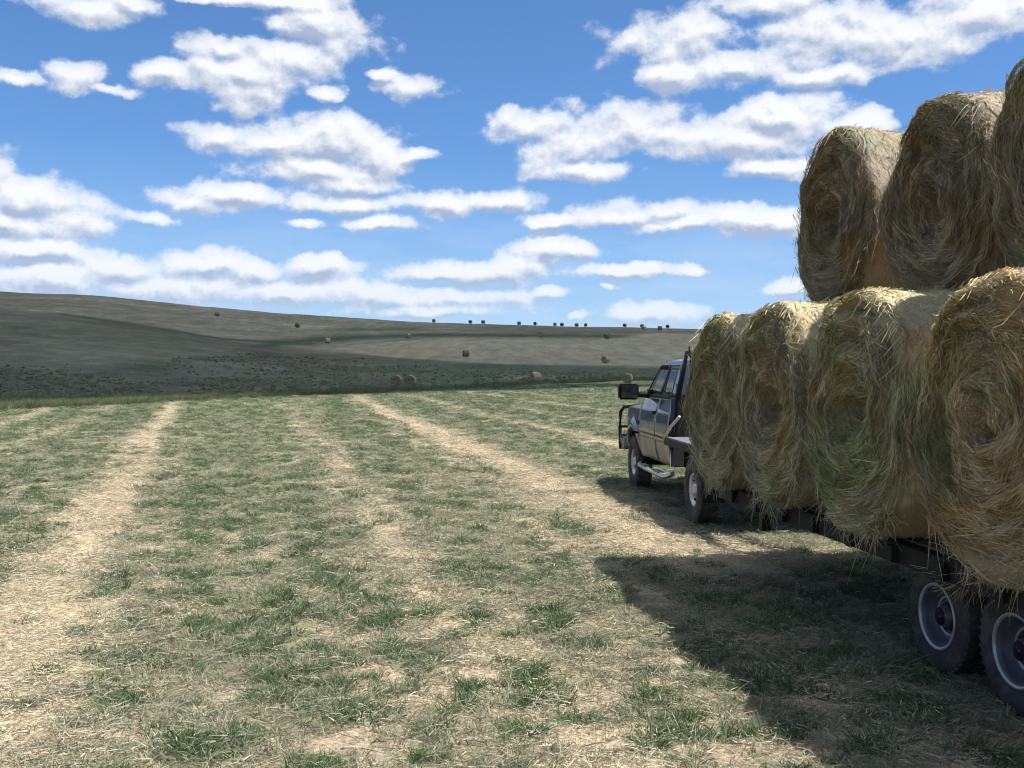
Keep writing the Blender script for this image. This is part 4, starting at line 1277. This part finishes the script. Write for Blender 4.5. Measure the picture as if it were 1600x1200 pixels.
    # cab floor, dashboard, seats, steering wheel
    box('cab_floor', (-.86, -2.50, .60), (.86, -.52, .70), m_black, t)
    box('dashboard', (-.80, -.95, 1.25), (.80, -.56, 1.55), m_black, t, .03)
    for x in (-.42, .42):
        s_ = box('seat', (x - .27, -1.65, .95), (x + .27, -1.10, 1.12), m_seat, t, .04)
        box('seat_back', (x - .26, -1.80, 1.12), (x + .26, -1.65, 1.72), m_seat, s_, .04)
        box('headrest', (x - .13, -1.80, 1.74), (x + .13, -1.69, 1.90), m_seat, s_, .03)
    ring = [(-.42 + .19 * cos(a), -1.02 + .08 * sin(a), 1.50 + .17 * sin(a)) for a in np.linspace(0, 2 * pi, 20, endpoint=False)]
    tube('steering_wheel', ring, .014, m_black, t, 8, True)
    # hood
    bm = bmesh.new(); G = []
    for i in range(19):
        u = i / 18; y = -.50 + 1.44 * u; row = []
        for j in range(21):
            v = -1 + 2 * j / 20
            w = .80 - .05 * u
            z = 1.565 - .10 * u - .14 * max(0, u - .72) ** 1.2 * 4 - .12 * sstep(np.array(abs(v)), .62, 1.0) - .015 * v * v
            row.append(bm.verts.new((w * v, y, float(z))))
        G.append(row)
    for i in range(18):
        for j in range(20): bm.faces.new((G[i][j], G[i][j + 1], G[i + 1][j + 1], G[i + 1][j]))
    bmesh.ops.solidify(bm, geom=bm.faces[:], thickness=.02)
    bm_obj('hood', bm, m_blue, t, smooth=True)
    # front: fender tops closed inwards, grille, lamps, bumper
    for sd in (-1, 1):
        bm = bmesh.new(); prev = None
        for k in range(13):
            y = -.49 + 1.43 * k / 12
            cur = (bm.verts.new((sd * hw(ftop(y), y), y, ftop(y))), bm.verts.new((sd * (hw(ftop(y), y) - .07), y, ftop(y) + .025)), bm.verts.new((sd * .70, y, ftop(y) + .02)))
            if prev:
                for a in (0, 1): bm.faces.new((prev[a], prev[a + 1], cur[a + 1], cur[a]))
            prev = cur
        bm_obj('fender_top', bm, m_blue, t, smooth=True)
        box('headlight', (sd * .80 - .16, .90, 1.00), (sd * .80 + .03 if sd > 0 else sd * .80 + .16, .965, 1.18), m_chrome, t, .02) if sd > 0 else box('headlight', (-.83, .90, 1.00), (-.64, .965, 1.18), m_chrome, t, .02)
    box('grille', (-.60, .90, .95), (.60, .975, 1.34), m_chrome, t, .02)
    box('bumper', (-.98, .98, .58), (.98, 1.14, .80), m_chrome, t, .03)
    box('front_panel', (-.88, .86, .78), (.88, .93, 1.20), m_silver, t, .02)
    # grille guard
    gb = tube('grille_guard', [(-.97, 1.06, .64), (-.98, 1.15, .70), (-.98, 1.17, .95), (-.97, 1.17, 1.24), (-.92, 1.13, 1.33), (-.5, 1.15, 1.36), (.5, 1.15, 1.36), (.92, 1.13, 1.33), (.97, 1.17, 1.24), (.98, 1.17, .95), (.98, 1.15, .70), (.97, 1.06, .64)], .034, m_black, t)
    for x in (-.62, -.3, 0, .3, .62):
        tube('guard_bar', [(x, 1.15, .72), (x, 1.15, 1.36)], .024, m_black, gb)
    tube('guard_bar', [(-.98, 1.16, .98), (.98, 1.16, .98)], .024, m_black, gb)
    box('guard_plate', (-1.0, 1.15, .58), (1.0, 1.19, .84), m_black, gb)
    # inner black tub so nothing shows through the panel gaps
    bm = bmesh.new(); add_box(bm, (-.84, -2.50, .66), (.84, -.56, .74)); add_box(bm, (-.86, -.60, .62), (.86, -.56, 1.5))
    add_box(bm, (-.42, -.55, .55), (.42, .85, 1.30))
    bm_obj('inner_structure', bm, m_black, t)
    # chassis
    for x in (-.43, .43):
        box('chassis_rail', (x - .04, -5.0, .66), (x + .04, .95, .82), m_steel, t)
    tube('axle', [(-.80, 0, .445), (.80, 0, .445)], .05, m_steel, t)
    tube('axle', [(-.80, -3.95, .445), (.80, -3.95, .445)], .06, m_steel, t)
    bm = bmesh.new(); bmesh.ops.create_uvsphere(bm, u_segments=16, v_segments=10, radius=.17, matrix=Matrix.Translation((0, -3.95, .445)))
    bm_obj('differential', bm, m_steel, t, smooth=True)
    for y in (0, -3.95):
        put_wheel(t, -.855, y, .445, TY_T, RIM_T, HOLE_T)
        put_wheel(t, .855, y, .445, TY_T, RIM_T, HOLE_T, right=True)
    for y in (-2.55,): pass
    # running boards
    for sd in (-1, 1):
        rb = tube('running_board', [(sd * .90, -.62, .52), (sd * 1.0, -.70, .47), (sd * 1.01, -1.2, .46), (sd * 1.01, -2.0, .46), (sd * 1.0, -2.50, .47), (sd * .90, -2.58, .52)], .042, m_chrome, t)
        for y in (-1.10, -2.05):
            box('step_pad', (sd * 1.01 - .05, y - .20, .500), (sd * 1.01 + .05, y + .20, .512), m_alu, rb, .003)
    # mirrors
    for sd in (-1, 1):
        mr = tube('mirror_arm', [(sd * .86, -.86, 1.60), (sd * 1.0, -.84, 1.60), (sd * 1.12, -.84, 1.60)], [.06, .05, .045], m_black, t)
        bm = bmesh.new()
        add_box(bm, (min(sd * 1.06, sd * 1.38), -.93, 1.52), (max(sd * 1.06, sd * 1.38), -.80, 1.77))
        h_ = bm_obj('mirror_housing', bm, m_black, mr, bevel=.03)
        box('mirror_glass', (min(sd * 1.10, sd * 1.34), -.938, 1.55), (max(sd * 1.10, sd * 1.34), -.931, 1.74), m_glass, mr, .002)
        box('mirror_mount', (min(sd * .84, sd * .90), -1.02, 1.56), (max(sd * .84, sd * .90), -.72, 1.68), m_black, mr, .015)
    # flatbed
    fb = box('flatbed', (-1.02, -5.05, .98), (1.02, -2.64, 1.045), m_alu, t, .006)
    for sd in (-1, 1):
        box('bed_rail', (sd * 1.03 - .02, -5.05, .93), (sd * 1.03 + .02, -2.64, 1.03), m_steel, fb)
        box('toolbox', (min(sd * .62, sd * 1.0), -3.6, .70), (max(sd * .62, sd * .88), -3.0, .93), m_steel, fb)
        box('mud_flap', (min(sd * .72, sd * 1.0), -4.55, .35), (max(sd * .72, sd * 1.0), -4.53, .86), m_black, fb, .002)
        box('tail_lamp', (min(sd * .8, sd * .98), -5.075, .88), (max(sd * .8, sd * .98), -5.055, .96), m_red, fb, .004)
        # stake pocket and strap by the cab
        tube('tie_down_strap', [(sd * 1.05, -2.68, 1.03), (sd * 1.04, -3.0, 1.20), (sd * 1.00, -3.35, 1.36)], .020, m_tan, fb)
    for y in np.linspace(-4.9, -2.8, 5):
        box('cross_member', (-.99, y - .03, .86), (.99, y + .03, .975), m_steel, fb)
    # headache rack
    hr = tube('headache_rack', [(-.93, -2.70, 1.045), (-.86, -2.70, 1.62), (-.74, -2.70, 2.22), (.74, -2.70, 2.22), (.86, -2.70, 1.62), (.93, -2.70, 1.045)], .045, m_black, t)
    for x in np.linspace(-.66, .66, 9):
        box('rack_slat', (x - .035, -2.71, 1.05), (x + .035, -2.69, 2.19), m_black, hr, .003)
    box('rack_panel', (-.88, -2.735, 1.05), (.88, -2.715, 1.64), m_black, hr, .003)
    tube('aerial', [(-.70, -2.70, 2.22), (-.70, -2.70, 2.33)], .014, m_black, hr, 6)
    return t
build_truck()

# ------------------------------------------------------------------ the trailer (local X = N, local Y = T)
def build_trailer():
    cx_ = 4.70
    p = N * cx_
    t = empty('gooseneck_trailer', (p.x, p.y, 0), TH, 'black gooseneck flatbed trailer with tandem dual wheels under the hay load', 'trailer')
    W_ = 1.27
    s0, s1 = 2.4, 10.25
    nb = 12
    for i in range(nb):
        x0 = -W_ + .06 + (2 * W_ - .12) * i / nb
        box('deck_plank', (x0 + .004, s0, .835), (x0 + (2 * W_ - .12) / nb - .004, s1, .875), m_deck, t, .003)
    for x in (-W_, W_):
        box('side_rail', (x - .05, s0, .73), (x + .05, s1, .865), m_steel, t)
        for y in np.arange(s0 + .3, s1, .6):
            xx = x + (-.075 if x < 0 else .075)
            box('stake_pocket', (xx - .022, y - .04, .74), (xx + .022, y + .04, .85), m_steel, t)
    for x in (-.50, .50):
        box('main_beam', (x - .07, s0, .52), (x + .07, s1 - .02, .725), m_steel, t)
    for y in np.arange(s0 + .2, s1, .62):
        box('cross_member', (-W_ + .05, y - .03, .73), (W_ - .05, y + .03, .832), m_steel, t)
    for y in (6.31, 5.47):
        tube('axle', [(-1.0, y, .368), (1.0, y, .368)], .06, m_steel, t)
        box('leaf_spring', (-.60, y - .34, .47), (-.53, y + .34, .53), m_steel, t)
        box('leaf_spring', (.53, y - .34, .47), (.60, y + .34, .53), m_steel, t)
        for x, rt in ((-.925, False), (-.665, True), (.925, True), (.665, False)):
            put_wheel(t, x, y, .368, TY_R, RIM_R, right=rt)
    # neck
    for x in (-.30, .30):
        tube('neck_beam', [(x, 10.18, .66), (x, 10.42, .90), (x * .9, 10.50, 1.40), (x * .8, 10.8, 1.62), (x * .4, 12.3, 1.62), (x * .2, 12.6, 1.62)], .085, m_steel, t, 8)
    tube('coupler', [(0.13, 12.62, 1.66), (0.13, 12.62, 1.12)], .06, m_steel, t)
    box('jack_leg', (-.66, 10.30, .30), (-.56, 10.40, 1.2), m_steel, t)
    box('jack_foot', (-.72, 10.24, .015), (-.50, 10.46, .03), m_steel, t) if False else None
    for sd in (-1, 1):
        box('rear_lamp', (sd * 1.1 - .07, s0 - .025, .76), (sd * 1.1 + .07, s0 - .004, .83), m_red, t)
        box('mud_guard', (min(sd * .62, sd * 1.05), 4.9, .752), (max(sd * .62, sd * 1.05), 6.9, .762), m_steel, t, .002)
build_trailer()
